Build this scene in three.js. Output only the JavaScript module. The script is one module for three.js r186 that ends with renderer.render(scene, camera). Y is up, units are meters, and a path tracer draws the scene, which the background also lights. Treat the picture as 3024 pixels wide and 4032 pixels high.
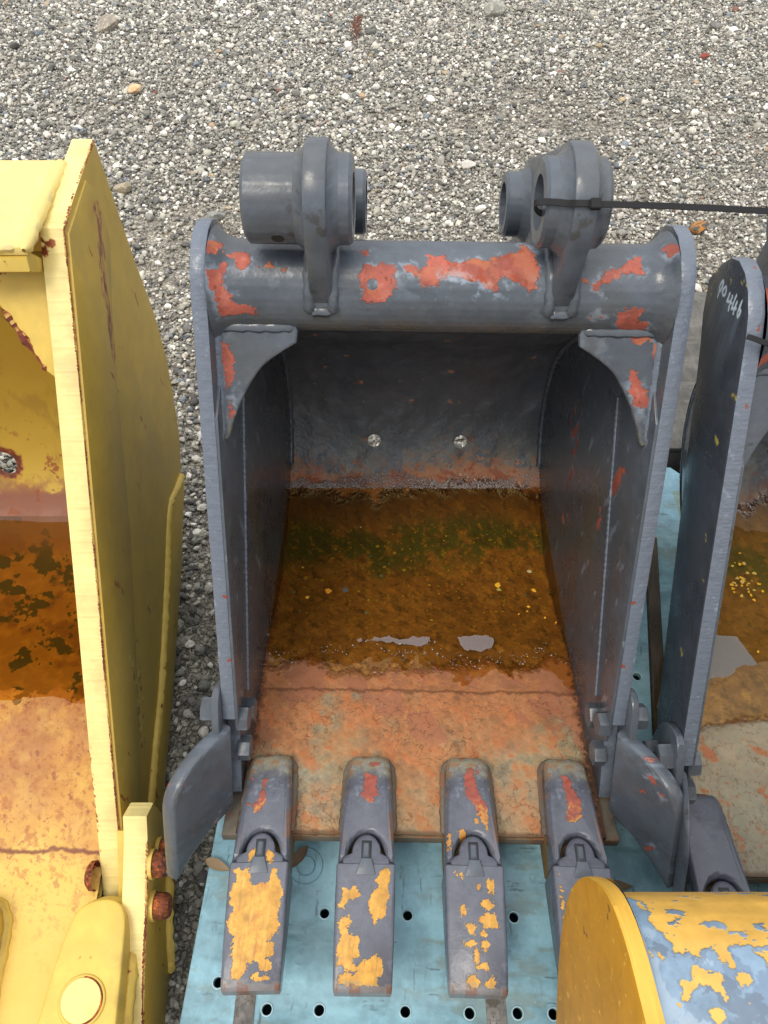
import * as THREE from 'three';
import { mergeGeometries, mergeVertices, toCreasedNormals } from 'three/addons/utils/BufferGeometryUtils.js';
import { RoundedBoxGeometry } from 'three/addons/geometries/RoundedBoxGeometry.js';

// ------------------------------------------------------------------ camera, sky, sun, exposure
const scene = new THREE.Scene();
const CAM_H = 1.55;
const camera = new THREE.PerspectiveCamera(67.3, 768 / 1024, 0.05, 400);
camera.position.set(0, CAM_H, 0);
camera.rotation.set(-52 * Math.PI / 180, 0, 0);
scene.add(camera);
const renderer = new THREE.WebGLRenderer({ antialias: true });
renderer.setSize(768, 1024);
renderer.toneMapping = THREE.LinearToneMapping;
renderer.toneMappingExposure = 1.62;
renderer.shadowMap.enabled = true;
const SKY_GAIN = 0.92;
const sun = new THREE.DirectionalLight(0xfff3e2, 1.0);
sun.position.set(-2.2, 6.5, 2.0);
sun.target.position.set(0, 0, -1);
sun.castShadow = true; sun.shadow.radius = 38; sun.shadow.mapSize.set(2048, 2048);
Object.assign(sun.shadow.camera, { left: -4, right: 4, top: 4, bottom: -4, near: 0.5, far: 20 });
scene.add(sun, sun.target);

// ------------------------------------------------------------------ random numbers and noise
function rng(seed) { let a = seed >>> 0; return () => { a = (a + 0x6D2B79F5) | 0; let t = Math.imul(a ^ (a >>> 15), 1 | a); t = (t + Math.imul(t ^ (t >>> 7), 61 | t)) ^ t; return ((t ^ (t >>> 14)) >>> 0) / 4294967296; }; }
const NS = 512, NT = new Float32Array(NS * NS);
{
  const r = rng(11); let amp = 1;
  for (let p = 4; p <= 256; p *= 2, amp *= 0.58) {
    const g = new Float32Array(p * p); for (let i = 0; i < p * p; i++) g[i] = r() * 2 - 1;
    for (let y = 0; y < NS; y++) for (let x = 0; x < NS; x++) {
      const fx = x * p / NS, fy = y * p / NS, ix = fx | 0, iy = fy | 0; let a = fx - ix, b = fy - iy; a = a * a * (3 - 2 * a); b = b * b * (3 - 2 * b);
      const jx = (ix + 1) % p, jy = (iy + 1) % p;
      NT[y * NS + x] += amp * ((g[iy * p + ix] * (1 - a) + g[iy * p + jx] * a) * (1 - b) + (g[jy * p + ix] * (1 - a) + g[jy * p + jx] * a) * b);
    }
  }
  let s = 0; for (const v of NT) s += v * v; s = 1 / Math.sqrt(s / NT.length); for (let i = 0; i < NT.length; i++) NT[i] *= s;
}
function samp(T, S, x, y) { x = (x - Math.floor(x)) * S; y = (y - Math.floor(y)) * S; const ix = x | 0, iy = y | 0, a = x - ix, b = y - iy, jx = (ix + 1) % S, jy = (iy + 1) % S; const i = ix % S, j = iy % S; return (T[j * S + i] * (1 - a) + T[j * S + jx] * a) * (1 - b) + (T[jy * S + i] * (1 - a) + T[jy * S + jx] * a) * b; }
const fb = (x, y) => 0.72 * (samp(NT, NS, x, y) + samp(NT, NS, 0.31 + 0.667 * x - 0.598 * y, 0.57 + 0.598 * x + 0.667 * y));   // about -2.5 .. 2.5; two turned tiles, so that it does not repeat
const VS = 512, VE = new Float32Array(VS * VS), VI = new Float32Array(VS * VS);   // cracks: distance to cell borders, and a random value per cell
{
  const r = rng(5), n = 14, px = [], py = [], id = []; for (let i = 0; i < n * n; i++) { px.push(r()); py.push(r()); id.push(r()); }
  for (let y = 0; y < VS; y++) for (let x = 0; x < VS; x++) {
    const fx = x * n / VS + 0.25 * fb(x / VS * 2, y / VS * 2), fy = y * n / VS + 0.25 * fb(x / VS * 2 + 0.3, y / VS * 2 + 0.6), cx = Math.floor(fx), cy = Math.floor(fy); let d1 = 9, d2 = 9, w = 0;
    for (let j = -1; j <= 1; j++) for (let i = -1; i <= 1; i++) { const k = ((cy + j + n) % n) * n + ((cx + i + n) % n), d = Math.hypot(cx + i + px[k] - fx, cy + j + py[k] - fy); if (d < d1) { d2 = d1; d1 = d; w = k; } else if (d < d2) d2 = d; }
    VE[y * VS + x] = d2 - d1; VI[y * VS + x] = id[w];
  }
}
const crack = (x, y) => samp(VE, VS, x, y);
const cellId = (x, y) => VI[((Math.floor((y - Math.floor(y)) * VS)) % VS) * VS + (Math.floor((x - Math.floor(x)) * VS)) % VS];
const sstep = (a, b, x) => { const t = Math.min(1, Math.max(0, (x - a) / (b - a))); return t * t * (3 - 2 * t); };
const clamp = (x, a = 0, b = 1) => Math.min(b, Math.max(a, x));
function mix(o, c, a) { if (a <= 0) return; if (a > 1) a = 1; o.r += (c[0] - o.r) * a; o.g += (c[1] - o.g) * a; o.b += (c[2] - o.b) * a; }
function sdPoly(P, x, y) { let d = 1e9, s = 1; for (let i = 0, j = P.length - 1; i < P.length; j = i++) { const ex = P[j][0] - P[i][0], ey = P[j][1] - P[i][1], wx = x - P[i][0], wy = y - P[i][1], t = clamp((wx * ex + wy * ey) / (ex * ex + ey * ey)), bx = wx - ex * t, by = wy - ey * t; d = Math.min(d, bx * bx + by * by); const a = y >= P[i][1], b = y < P[j][1], c = ex * wy > ey * wx; if ((a && b && c) || (!a && !b && !c)) s = -s; } return s * Math.sqrt(d); }
const chipSet = list => list.map(p => { let a = 1e9, b = -1e9, c = 1e9, e = -1e9; for (const [x, y] of p) { a = Math.min(a, x); b = Math.max(b, x); c = Math.min(c, y); e = Math.max(e, y); } return { p, a, b, c, e }; });
function sdChips(set, x, y, pad = 20) { let d = 1e3; for (const q of set) if (x > q.a - pad && x < q.b + pad && y > q.c - pad && y < q.e + pad) d = Math.min(d, sdPoly(q.p, x, y)); return d; }
function sdSeg(x, y, a, b) { const ex = b[0] - a[0], ey = b[1] - a[1], t = clamp(((x - a[0]) * ex + (y - a[1]) * ey) / (ex * ex + ey * ey)); return Math.hypot(x - a[0] - ex * t, y - a[1] - ey * t); }

// ------------------------------------------------------------------ sky: an even overcast that the scene is lit by
{
  const W = 512, H = 256, data = new Float32Array(W * H * 4);
  for (let y = 0; y < H; y++) for (let x = 0; x < W; x++) {
    const e = ((y + 0.5) / H - 0.5) * Math.PI, s = Math.sin(e); let L = s > 0 ? (0.40 + 0.86 * s) : 0.22;
    if (s > 0) L *= 1 + 0.10 * fb(x / W * 2, y / H * 2) * Math.min(1, s * 3);
    const i = (y * W + x) * 4; data[i] = L * SKY_GAIN * 0.985; data[i + 1] = L * SKY_GAIN; data[i + 2] = L * SKY_GAIN * 1.045; data[i + 3] = 1;
  }
  const t = new THREE.DataTexture(data, W, H, THREE.RGBAFormat, THREE.FloatType); t.mapping = THREE.EquirectangularReflectionMapping; t.magFilter = t.minFilter = THREE.LinearFilter; t.wrapS = THREE.RepeatWrapping; t.needsUpdate = true;
  scene.background = t; scene.environment = t;
}

// ------------------------------------------------------------------ textures and materials
function dataTex(a, w, h, srgb) { const t = new THREE.DataTexture(a, w, h, THREE.RGBAFormat); t.magFilter = THREE.LinearFilter; t.minFilter = THREE.LinearFilter; t.wrapS = t.wrapT = THREE.MirroredRepeatWrapping; if (srgb) t.colorSpace = THREE.SRGBColorSpace; t.needsUpdate = true; return t; }
// paints fn(u, v, o) over a sheet that measures sx by sy metres and begins at (ox, oy): colour o.r/g/b (sRGB 0-255), height o.h (0-1), roughness o.ro
function sheet(w, h, [sx, sy, ox = 0, oy = 0], fn, { bump = 0.001, rough = 0.5, roughMap = false, metal = 0, extra = {} } = {}) {
  const c = new Uint8Array(w * h * 4), b = bump ? new Uint8Array(w * h * 4) : null, g = roughMap, o = {};
  for (let y = 0; y < h; y++) for (let x = 0; x < w; x++) {
    o.r = o.g = o.b = 128; o.h = 0.5; o.ro = rough; fn(ox + (x + 0.5) / w * sx, oy + (y + 0.5) / h * sy, o);
    const i = (y * w + x) * 4; c[i] = clamp(o.r, 0, 255); c[i + 1] = clamp(o.g, 0, 255); c[i + 2] = clamp(o.b, 0, 255); c[i + 3] = 255;
    if (b) { const q = clamp(o.h) * 255; b[i] = b[i + 1] = b[i + 2] = q; b[i + 3] = 255; if (g) b[i + 1] = clamp(o.ro) * 255; }   // red: height, green: roughness
  }
  const fit = t => { t.repeat.set(1 / sx, 1 / sy); t.offset.set(-ox / sx, -oy / sy); return t; };
  const m = new THREE.MeshStandardMaterial({ map: fit(dataTex(c, w, h, true)), roughness: roughMap ? 1 : rough, metalness: metal, side: THREE.DoubleSide, ...extra });
  if (b) { m.bumpMap = fit(dataTex(b, w, h)); m.bumpScale = bump; if (g) m.roughnessMap = m.bumpMap; }
  return m;
}
const GREY = [81, 88, 96], RED = [152, 80, 66], RUST = [112, 52, 24], PALE = [158, 172, 186], YEL = [198, 148, 64];
function greyBase(u, v, o, k = 1) {                                  // the slate paint: faint mottling, a little dirt, tiny pits
  o.r = GREY[0]; o.g = GREY[1]; o.b = GREY[2]; const n = fb(u * 3.1, v * 3.1), f = fb(u * 17, v * 17 + 0.3);
  const t = 1 + 0.03 * n * k + 0.02 * f; o.r *= t; o.g *= t; o.b *= t;
  mix(o, [88, 84, 74], 0.2 * sstep(0.7, 2.2, fb(u * 2.2 + 0.7, v * 2.2)) * k);
  mix(o, PALE, 0.14 * sstep(1.9, 2.8, fb(u * 7 + 0.2, v * 7 + 0.5)) * k);
  o.h = 0.5 + 0.05 * fb(u * 9, v * 9) + 0.03 * f; o.ro = 0.30 + 0.05 * n;
}
// bare patches: red lead primer with a lifted pale rim; d is the signed distance in millimetres
function primer(o, d, u, v, col = RED, rim = 0.8) {
  const e = d + 1.9 * fb(u * 14, v * 14) + 1.0 * fb(u * 45, v * 45);
  if (e < 0) { o.r = col[0]; o.g = col[1]; o.b = col[2]; const n = fb(u * 8 + 0.1, v * 8); const t = 1 + 0.07 * n; o.r *= t; o.g *= t; o.b *= t; mix(o, [188, 118, 70], 0.5 * sstep(0.4, 1.8, fb(u * 6, v * 6 + 0.4))); mix(o, RUST, 0.7 * sstep(1.6, 2.5, fb(u * 30, v * 30))); mix(o, [196, 136, 116], 0.35 * sstep(0.8, 2.2, fb(u * 16 + 0.7, v * 16))); mix(o, [120, 54, 42], 0.4 * sstep(-2.2, -0.2, e) * sstep(0, 1.4, fb(u * 12, v * 12 + 0.2))); o.h = 0.30 + 0.03 * fb(u * 40, v * 40); o.ro = 0.7; }
  else { if (e < 1.0) { mix(o, [58, 58, 64], 0.35 * (1 - e)); o.h += 0.1 * (1 - e); } const w = sstep(9, 0.5, e) * sstep(0.1, 1.5, fb(u * 10, v * 10 + 0.6)) * rim; mix(o, PALE, 0.65 * w); }
}
const M = {};
M.grey = sheet(1024, 1024, [0.6, 0.6], (u, v, o) => { greyBase(u, v, o); mix(o, [58, 55, 50], 0.5 * sstep(1.8, 2.6, fb(u * 9 + 0.5, v * 9))); }, { bump: 0.0012, roughMap: true });
M.bare = new THREE.MeshStandardMaterial({ color: new THREE.Color(0.105, 0.118, 0.145), roughness: 0.38, side: THREE.DoubleSide });
M.greyDull = M.grey.clone(); M.greyDull.roughness = 1.25;

// ------------------------------------------------------------------ geometry helpers. Buckets are drawn in (x, u, d): across, away from the viewer, down from eye height
const U0 = 0.9, D0 = 1.41;
const L = (x, u, d) => new THREE.Vector3(x, D0 - d, U0 - u);
const numbered = (() => { const n = {}; return k => { const i = n[k] ?? 0; n[k] = i + 1; return i ? `${k}_${String(i).padStart(3, '0')}` : k; }; })();
function mesh(name, geo, mat, parent = scene) { const m = new THREE.Mesh(geo, mat); m.name = parent === scene ? numbered(name) : name; m.castShadow = m.receiveShadow = true; parent.add(m); return m; }
function thing(name, label, category, pos, group) { const g = new THREE.Group(); g.name = numbered(name); g.position.copy(pos); g.userData = { label, category }; if (group) g.userData.group = group; scene.add(g); return g; }
function tag(o, label, category, group) { o.userData = { label, category }; if (group) o.userData.group = group; return o; }
function boxUV(g) {                                                 // uv in metres from the side each face looks at
  g = g.index ? g.toNonIndexed() : g; const p = g.attributes.position, uv = new Float32Array(p.count * 2), a = new THREE.Vector3(), b = new THREE.Vector3(), c = new THREE.Vector3();
  for (let i = 0; i < p.count; i += 3) {
    a.fromBufferAttribute(p, i); b.fromBufferAttribute(p, i + 1); c.fromBufferAttribute(p, i + 2); const n = b.clone().sub(a).cross(c.clone().sub(a)); n.set(Math.abs(n.x), Math.abs(n.y), Math.abs(n.z));
    for (let k = 0; k < 3; k++) { const q = [a, b, c][k]; const [s, t] = n.x >= n.y && n.x >= n.z ? [-q.z, q.y] : n.y >= n.z ? [q.x, -q.z] : [q.x, q.y]; uv[(i + k) * 2] = s; uv[(i + k) * 2 + 1] = t; }
  }
  g.setAttribute('uv', new THREE.BufferAttribute(uv, 2)); return g;
}
function sideGroups(g, fn) {                                        // puts the triangles of each material together; fn gets the face normal
  const p = g.attributes.position, n = p.count / 3, sets = {}, a = new THREE.Vector3(), b = new THREE.Vector3(), c = new THREE.Vector3();
  for (let i = 0; i < n; i++) { a.fromBufferAttribute(p, i * 3); b.fromBufferAttribute(p, i * 3 + 1); c.fromBufferAttribute(p, i * 3 + 2); const k = fn(b.clone().sub(a).cross(c.clone().sub(a)).normalize(), a.clone().add(b).add(c).divideScalar(3)); (sets[k] ??= []).push(i); }
  const order = Object.keys(sets).map(Number).sort(), out = new THREE.BufferGeometry();
  for (const name of Object.keys(g.attributes)) { const s = g.attributes[name], w = s.itemSize, d = new Float32Array(s.count * w); let at = 0; for (const k of order) for (const i of sets[k]) { for (let q = 0; q < 3 * w; q++) d[at++] = s.array[i * 3 * w + q]; } out.setAttribute(name, new THREE.BufferAttribute(d, w)); }
  let at = 0; for (const k of order) { out.addGroup(at, sets[k].length * 3, k); at += sets[k].length * 3; } return out;
}
function warp(g, fn) { const p = g.attributes.position, v = new THREE.Vector3(); for (let i = 0; i < p.count; i++) { v.fromBufferAttribute(p, i); fn(v); p.setXYZ(i, v.x, v.y, v.z); } return g; }
function clean(g) { for (const k of Object.keys(g.attributes)) if (!['position', 'normal', 'uv'].includes(k)) g.deleteAttribute(k); return g; }
const joined = list => mergeGeometries(list.map(g => { g = clean(g.index ? g.toNonIndexed() : g); if (!g.attributes.uv) g = boxUV(g); if (!g.attributes.normal) g.computeVertexNormals(); return g; }));
const shaped = (pts, holes = []) => { const s = new THREE.Shape(pts.map(([a, b]) => new THREE.Vector2(a, b))); for (const h of holes) s.holes.push(new THREE.Path(h.map(([a, b]) => new THREE.Vector2(a, b)))); return s; };
const circle = (cx, cy, r, n = 32) => Array.from({ length: n }, (_, i) => [cx + r * Math.cos(i / n * 2 * Math.PI), cy + r * Math.sin(i / n * 2 * Math.PI)]);
function smooth(pts, n = 60, closed = false) { return new THREE.CatmullRomCurve3(pts.map(p => new THREE.Vector3(p[0], p[1], 0)), closed, 'catmullrom', 0.5).getSpacedPoints(n).map(p => [p.x, p.y]); }
// a plate that stands upright: outline in (u, d), from x0 to x1
function plate(pts, x0, x1, bevel = 0.002, holes = []) {
  const f = ([u, d]) => [u - U0, D0 - d]; const g = new THREE.ExtrudeGeometry(shaped(pts.map(f), holes.map(h => h.map(f))), { depth: x1 - x0 - 2 * bevel, bevelEnabled: bevel > 0, bevelThickness: bevel, bevelSize: bevel, bevelOffset: -bevel, bevelSegments: 2, curveSegments: 8 });
  g.translate(0, 0, x0 + bevel); g.rotateY(Math.PI / 2); return toCreasedNormals(boxUV(clean(g)), 0.6);
}
// a solid through rounded rectangles: sections { f, x, w, a, b, r } in the frame (x across, n up, f along)
function loft(secs, place, k = 3) {
  const ring = s => { const out = [], w = s.w / 2, r = Math.min(s.r ?? 0.004, w * 0.95, (s.b - s.a) * 0.48), cs = [[w - r, s.b - r, 0], [-w + r, s.b - r, 1], [-w + r, s.a + r, 2], [w - r, s.a + r, 3]]; for (const [cx, cy, q] of cs) for (let i = 0; i <= k; i++) { const t = (q + i / k) * Math.PI / 2; out.push([(s.x ?? 0) + cx + r * Math.cos(t), cy + r * Math.sin(t), s.f]); } return out; };
  const rings = secs.map(ring), n = rings[0].length, pos = [], uv = [], tri = (a, b, c) => { for (const q of [a, b, c]) { const v = place(...q); pos.push(v.x, v.y, v.z); uv.push(q[0], q[2]); } };
  for (let i = 0; i + 1 < rings.length; i++) for (let j = 0; j < n; j++) { const a = rings[i][j], b = rings[i][(j + 1) % n], c = rings[i + 1][(j + 1) % n], d = rings[i + 1][j]; tri(a, b, c); tri(a, c, d); }
  for (const [R, flip] of [[rings[0], 1], [rings[rings.length - 1], 0]]) { const m = [0, 0, 0]; for (const q of R) for (let e = 0; e < 3; e++) m[e] += q[e] / n; for (let j = 0; j < n; j++) flip ? tri(m, R[(j + 1) % n], R[j]) : tri(m, R[j], R[(j + 1) % n]); }
  const g = new THREE.BufferGeometry(); g.setAttribute('position', new THREE.Float32BufferAttribute(pos, 3)); g.setAttribute('uv', new THREE.Float32BufferAttribute(uv, 2)); return toCreasedNormals(g, 0.7);
}
// a flat outline in (x, f), from height a to b, put in the same frame
function slab(pts, a, b, place, bevel = 0.004, holes = []) {
  const g = new THREE.ExtrudeGeometry(shaped(pts, holes), { depth: b - a - 2 * bevel, bevelEnabled: true, bevelThickness: bevel, bevelSize: bevel, bevelOffset: -bevel, bevelSegments: 3, curveSegments: 12 }); g.translate(0, 0, a + bevel); clean(g);
  const q = g.index ? g.toNonIndexed() : g, p = q.attributes.position, uv = new Float32Array(p.count * 2);
  for (let i = 0; i < p.count; i++) { uv[i * 2] = p.getX(i); uv[i * 2 + 1] = p.getY(i); const v = place(p.getX(i), p.getZ(i), p.getY(i)); p.setXYZ(i, v.x, v.y, v.z); }
  q.setAttribute('uv', new THREE.BufferAttribute(uv, 2)); return toCreasedNormals(q, 0.6);
}
// lathe about the x axis through (u, d): profile of [x, radius]; uv = (x, arc in metres measured from the side that faces up and back to the viewer)
function turned(prof, u, d, n = 64, phase = 0, arcs = null) {
  const pos = [], uv = [], idx = [], m = prof.length;
  for (let i = 0; i < m; i++) for (let j = 0; j <= n; j++) { const t = (j / n - 0.5) * 2 * Math.PI, [x, r] = prof[i], a = t + phase; const v = L(x, u - r * Math.cos(a), d - r * Math.sin(a)); pos.push(v.x, v.y, v.z); uv.push(x, t * (arcs ?? r)); }
  for (let i = 0; i + 1 < m; i++) for (let j = 0; j < n; j++) { const a = i * (n + 1) + j; idx.push(a, a + 1, a + n + 2, a, a + n + 2, a + n + 1); }
  const g = new THREE.BufferGeometry(); g.setAttribute('position', new THREE.Float32BufferAttribute(pos, 3)); g.setAttribute('uv', new THREE.Float32BufferAttribute(uv, 2)); g.setIndex(idx); return toCreasedNormals(g.toNonIndexed(), 0.6);
}
const VIEW_PHASE = 35.7 * Math.PI / 180;
// weld: a lumpy bead along points
function bead(points, r, seed = 1, seg = 6, wob = 0.3) {
  const c = new THREE.CatmullRomCurve3(points), len = c.getLength(), n = Math.max(6, Math.round(len / (r * 0.9))), g = new THREE.TubeGeometry(c, n, r, seg, false), p = g.attributes.position, rd = rng(seed), k = Array.from({ length: n + 1 }, (_, i) => 1 + wob * (rd() - 0.5) + 0.10 * Math.sin(i * 2.1)), m = new THREE.Vector3(), v = new THREE.Vector3();
  for (let i = 0; i <= n; i++) { c.getPointAt(i / n, m); for (let j = 0; j <= seg; j++) { const q = i * (seg + 1) + j; v.fromBufferAttribute(p, q).sub(m).multiplyScalar(i === 0 || i === n ? 0.3 : k[i]).add(m); p.setXYZ(q, v.x, v.y, v.z); } }
  g.computeVertexNormals(); return boxUV(g);
}
function hexBolt(r, h, chamfer = 0.15) { const pts = Array.from({ length: 6 }, (_, i) => [r * Math.cos((i + 0.5) * Math.PI / 3), r * Math.sin((i + 0.5) * Math.PI / 3)]); const g = new THREE.ExtrudeGeometry(shaped(pts), { depth: h - r * chamfer, bevelEnabled: true, bevelThickness: r * chamfer, bevelSize: r * chamfer * 0.8, bevelOffset: -r * chamfer * 0.8, bevelSegments: 2 }); g.rotateY(Math.PI / 2); return toCreasedNormals(boxUV(clean(g)), 0.4); }
// a bent sheet: profile in (u, d) of arc length S, width by halfW(u); round holes [x, s, r]; inner face uv = (x, s)
function bentSheet(prof, half, thick, holes, { nx = 44, ds = 0.011, relief = () => 0, x0 = 0 } = {}) {
  const curve = new THREE.CatmullRomCurve3(prof.map(([u, d]) => new THREE.Vector3(u, d, 0)), false, 'centripetal'); curve.arcLengthDivisions = 800; const S = curve.getLength(), ns = Math.round(S / ds);
  const at = (xf, s, out) => { const t = clamp(s / S), q = curve.getPointAt(t), g = curve.getTangentAt(t), off = out ? thick : relief(xf, s), h = half(q.x); return L(x0 + xf * h, q.x - g.y * off, q.y + g.x * off).setX(x0 + xf * h); };
  const geo = [];
  for (const out of [0, 1]) {
    const pos = [], uv = [], idx = [], skip = new Set(), add = (xf, s) => { const v = at(xf, s, out); pos.push(v.x, v.y, v.z); const h = half(curve.getPointAt(clamp(s / S)).x); uv.push(xf * h, s); return pos.length / 3 - 1; };
    for (let j = 0; j <= ns; j++) for (let i = 0; i <= nx; i++) add(i / nx * 2 - 1, j / ns * S);
    for (const [hx, hs, r] of holes) {
      const u = curve.getPointAt(hs / S).x, w = half(u), i0 = Math.floor(((hx - r * 1.5) / w + 1) / 2 * nx), i1 = Math.ceil(((hx + r * 1.5) / w + 1) / 2 * nx), j0 = Math.floor((hs - r * 1.5) / S * ns), j1 = Math.ceil((hs + r * 1.5) / S * ns), rim = [];
      for (let i = i0; i < i1; i++) for (let j = j0; j < j1; j++) skip.add(j * nx + i);
      for (let i = i0; i < i1; i++) rim.push([i, j0]); for (let j = j0; j < j1; j++) rim.push([i1, j]); for (let i = i1; i > i0; i--) rim.push([i, j1]); for (let j = j1; j > j0; j--) rim.push([i0, j]);
      const ring = (rr, sd) => rim.map(([i, j]) => { const a = Math.atan2(j / ns * S - hs, (i / nx * 2 - 1) * w - hx); return sd === undefined ? add((hx + rr * Math.cos(a)) / w, hs + rr * Math.sin(a)) : [a]; });
      const inner = ring(r), n = rim.length;
      for (let k = 0; k < n; k++) { const a = rim[k][1] * (nx + 1) + rim[k][0], q = (k + 1) % n, b = rim[q][1] * (nx + 1) + rim[q][0]; idx.push(a, b, inner[q], a, inner[q], inner[k]); }
      if (!out) { const p2 = [], u2 = [], id2 = []; rim.forEach(([i, j]) => { const a = Math.atan2(j / ns * S - hs, (i / nx * 2 - 1) * w - hx), X = (hx + r * Math.cos(a)) / w, s = hs + r * Math.sin(a); for (const o2 of [0, 1]) { const v = at(X, s, o2); p2.push(v.x, v.y, v.z); u2.push(X * w, s); } }); for (let k = 0; k < n; k++) { const q = (k + 1) % n; id2.push(2 * k, 2 * q, 2 * q + 1, 2 * k, 2 * q + 1, 2 * k + 1); } const g2 = new THREE.BufferGeometry(); g2.setAttribute('position', new THREE.Float32BufferAttribute(p2, 3)); g2.setAttribute('uv', new THREE.Float32BufferAttribute(u2, 2)); g2.setIndex(id2); g2.computeVertexNormals(); geo.push([g2.toNonIndexed(), 0]); }
    }
    for (let j = 0; j < ns; j++) for (let i = 0; i < nx; i++) if (!skip.has(j * nx + i)) { const a = j * (nx + 1) + i; idx.push(a, a + 1, a + nx + 2, a, a + nx + 2, a + nx + 1); }
    const g = new THREE.BufferGeometry(); g.setAttribute('position', new THREE.Float32BufferAttribute(pos, 3)); g.setAttribute('uv', new THREE.Float32BufferAttribute(uv, 2)); g.setIndex(idx); g.computeVertexNormals(); geo.push([g.toNonIndexed(), out]);
  }
  { const pos = [], uv = [], idx = []; for (let i = 0; i <= nx; i++) for (const o2 of [0, 1]) { const v = at(i / nx * 2 - 1, 0, o2); pos.push(v.x, v.y, v.z); uv.push((i / nx * 2 - 1) * half(prof[0][0]), 0.002 + 0.01 * o2); } for (let i = 0; i < nx; i++) idx.push(2 * i, 2 * i + 2, 2 * i + 3, 2 * i, 2 * i + 3, 2 * i + 1); const g = new THREE.BufferGeometry(); g.setAttribute('position', new THREE.Float32BufferAttribute(pos, 3)); g.setAttribute('uv', new THREE.Float32BufferAttribute(uv, 2)); g.setIndex(idx); g.computeVertexNormals(); geo.push([g.toNonIndexed(), 0]); }
  const out = mergeGeometries(geo.filter(q => q[1] === 0).map(q => q[0]).concat(geo.filter(q => q[1] === 1).map(q => boxUV(q[0]))));
  const n0 = geo.filter(q => q[1] === 0).reduce((s, q) => s + q[0].attributes.position.count, 0); out.addGroup(0, n0, 0); out.addGroup(n0, out.attributes.position.count - n0, 1); return { geo: out, S, curve };
}

// ------------------------------------------------------------------ ground, gravel, pallets
const W3 = (x, u, d) => new THREE.Vector3(x, CAM_H - d, -u);
M.soil = sheet(1024, 1024, [0.8, 0.8], (u, v, o) => {
  const a = u / 0.8, b = v / 0.8, e = crack(a * 4, b * 4), id = cellId(a * 4, b * 4), e2 = crack(a * 9 + 0.3, b * 9);
  const t = id < 0.45 ? [102, 98, 90] : id < 0.75 ? [142, 138, 128] : id < 0.93 ? [150, 144, 130] : [186, 182, 170]; o.r = t[0]; o.g = t[1]; o.b = t[2];
  mix(o, [186, 179, 163], 0.62); const k = 1 + 0.10 * fb(a * 6, b * 6); o.r *= k; o.g *= k; o.b *= k; mix(o, [60, 55, 48], 0.8 * sstep(0.14, 0.02, e)); mix(o, [74, 68, 58], 0.5 * sstep(0.12, 0.0, e2)); o.h = 0.2 + 0.7 * sstep(0, 0.4, e) + 0.06 * fb(a * 20, b * 20);
}, { bump: 0.006, rough: 0.95 });
{
  const g = new THREE.PlaneGeometry(240, 240); g.rotateX(-Math.PI / 2); const p = g.attributes.position, uv = g.attributes.uv; for (let i = 0; i < p.count; i++) uv.setXY(i, p.getX(i), p.getZ(i));
  const m = mesh('ground', g, M.soil); m.position.set(0, -0.004, -60); m.userData = { kind: 'structure', label: 'grey gravel yard of mixed crushed stone' };
}
function stoneGeo(seed, det = 1) {
  let g = new THREE.IcosahedronGeometry(1, det); g = mergeVertices(clean(g).deleteAttribute('uv').deleteAttribute('normal')); const p = g.attributes.position, r = rng(seed), v = new THREE.Vector3(), cuts = Array.from({ length: 7 }, () => [new THREE.Vector3(r() - 0.5, r() - 0.5, r() - 0.5).normalize(), 0.55 + 0.3 * r()]);
  for (let i = 0; i < p.count; i++) { v.fromBufferAttribute(p, i).multiplyScalar(0.9 + 0.25 * r()); for (const [n, k] of cuts) { const q = v.dot(n) - k; if (q > 0) v.addScaledVector(n, -q * 0.9); } p.setXYZ(i, v.x, v.y, v.z); }
  const q = toCreasedNormals(g.toNonIndexed(), 0.5); return boxUV(q);
}
const STONES = [[[98, 97, 93], 11], [[126, 124, 117], 21], [[150, 147, 137], 25], [[172, 168, 155], 18], [[194, 189, 176], 12], [[214, 210, 198], 9], [[230, 227, 218], 6], [[116, 124, 132], 3.5], [[164, 144, 116], 0.8], [[138, 94, 80], 0.15]];
function stoneColor(r, c) { let t = r() * STONES.reduce((s, q) => s + q[1], 0), k = 0; while ((t -= STONES[k][1]) > 0 && k < STONES.length - 1) k++; const q = STONES[k][0], j = 0.96 + 0.26 * r(); return c.setRGB(q[0] / 255 * j, q[1] / 255 * j * (0.985 + 0.03 * r()), q[2] / 255 * j, THREE.SRGBColorSpace); }
M.stone = sheet(256, 256, [2.2, 2.2], (u, v, o) => { const a = u / 2.2, b = v / 2.2, k = 235 + 16 * fb(a * 2, b * 2) + 10 * fb(a * 7, b * 7); o.r = o.g = o.b = k; o.h = 0.5 + 0.15 * fb(a * 3, b * 3); }, { bump: 0.0012, rough: 0.85 });
const underPallet = (x, u) => (u > 0.05 && u < 1.22 && x > -0.27 + 0.04 * (u - 0.1) && x < 0.6) || (x > 0.45 && x < 1.7 && u > 1.32 && u < 1.9) || (x > 0.72 && x < 1.6 && u > 0.1 && u < 1.2);
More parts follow.
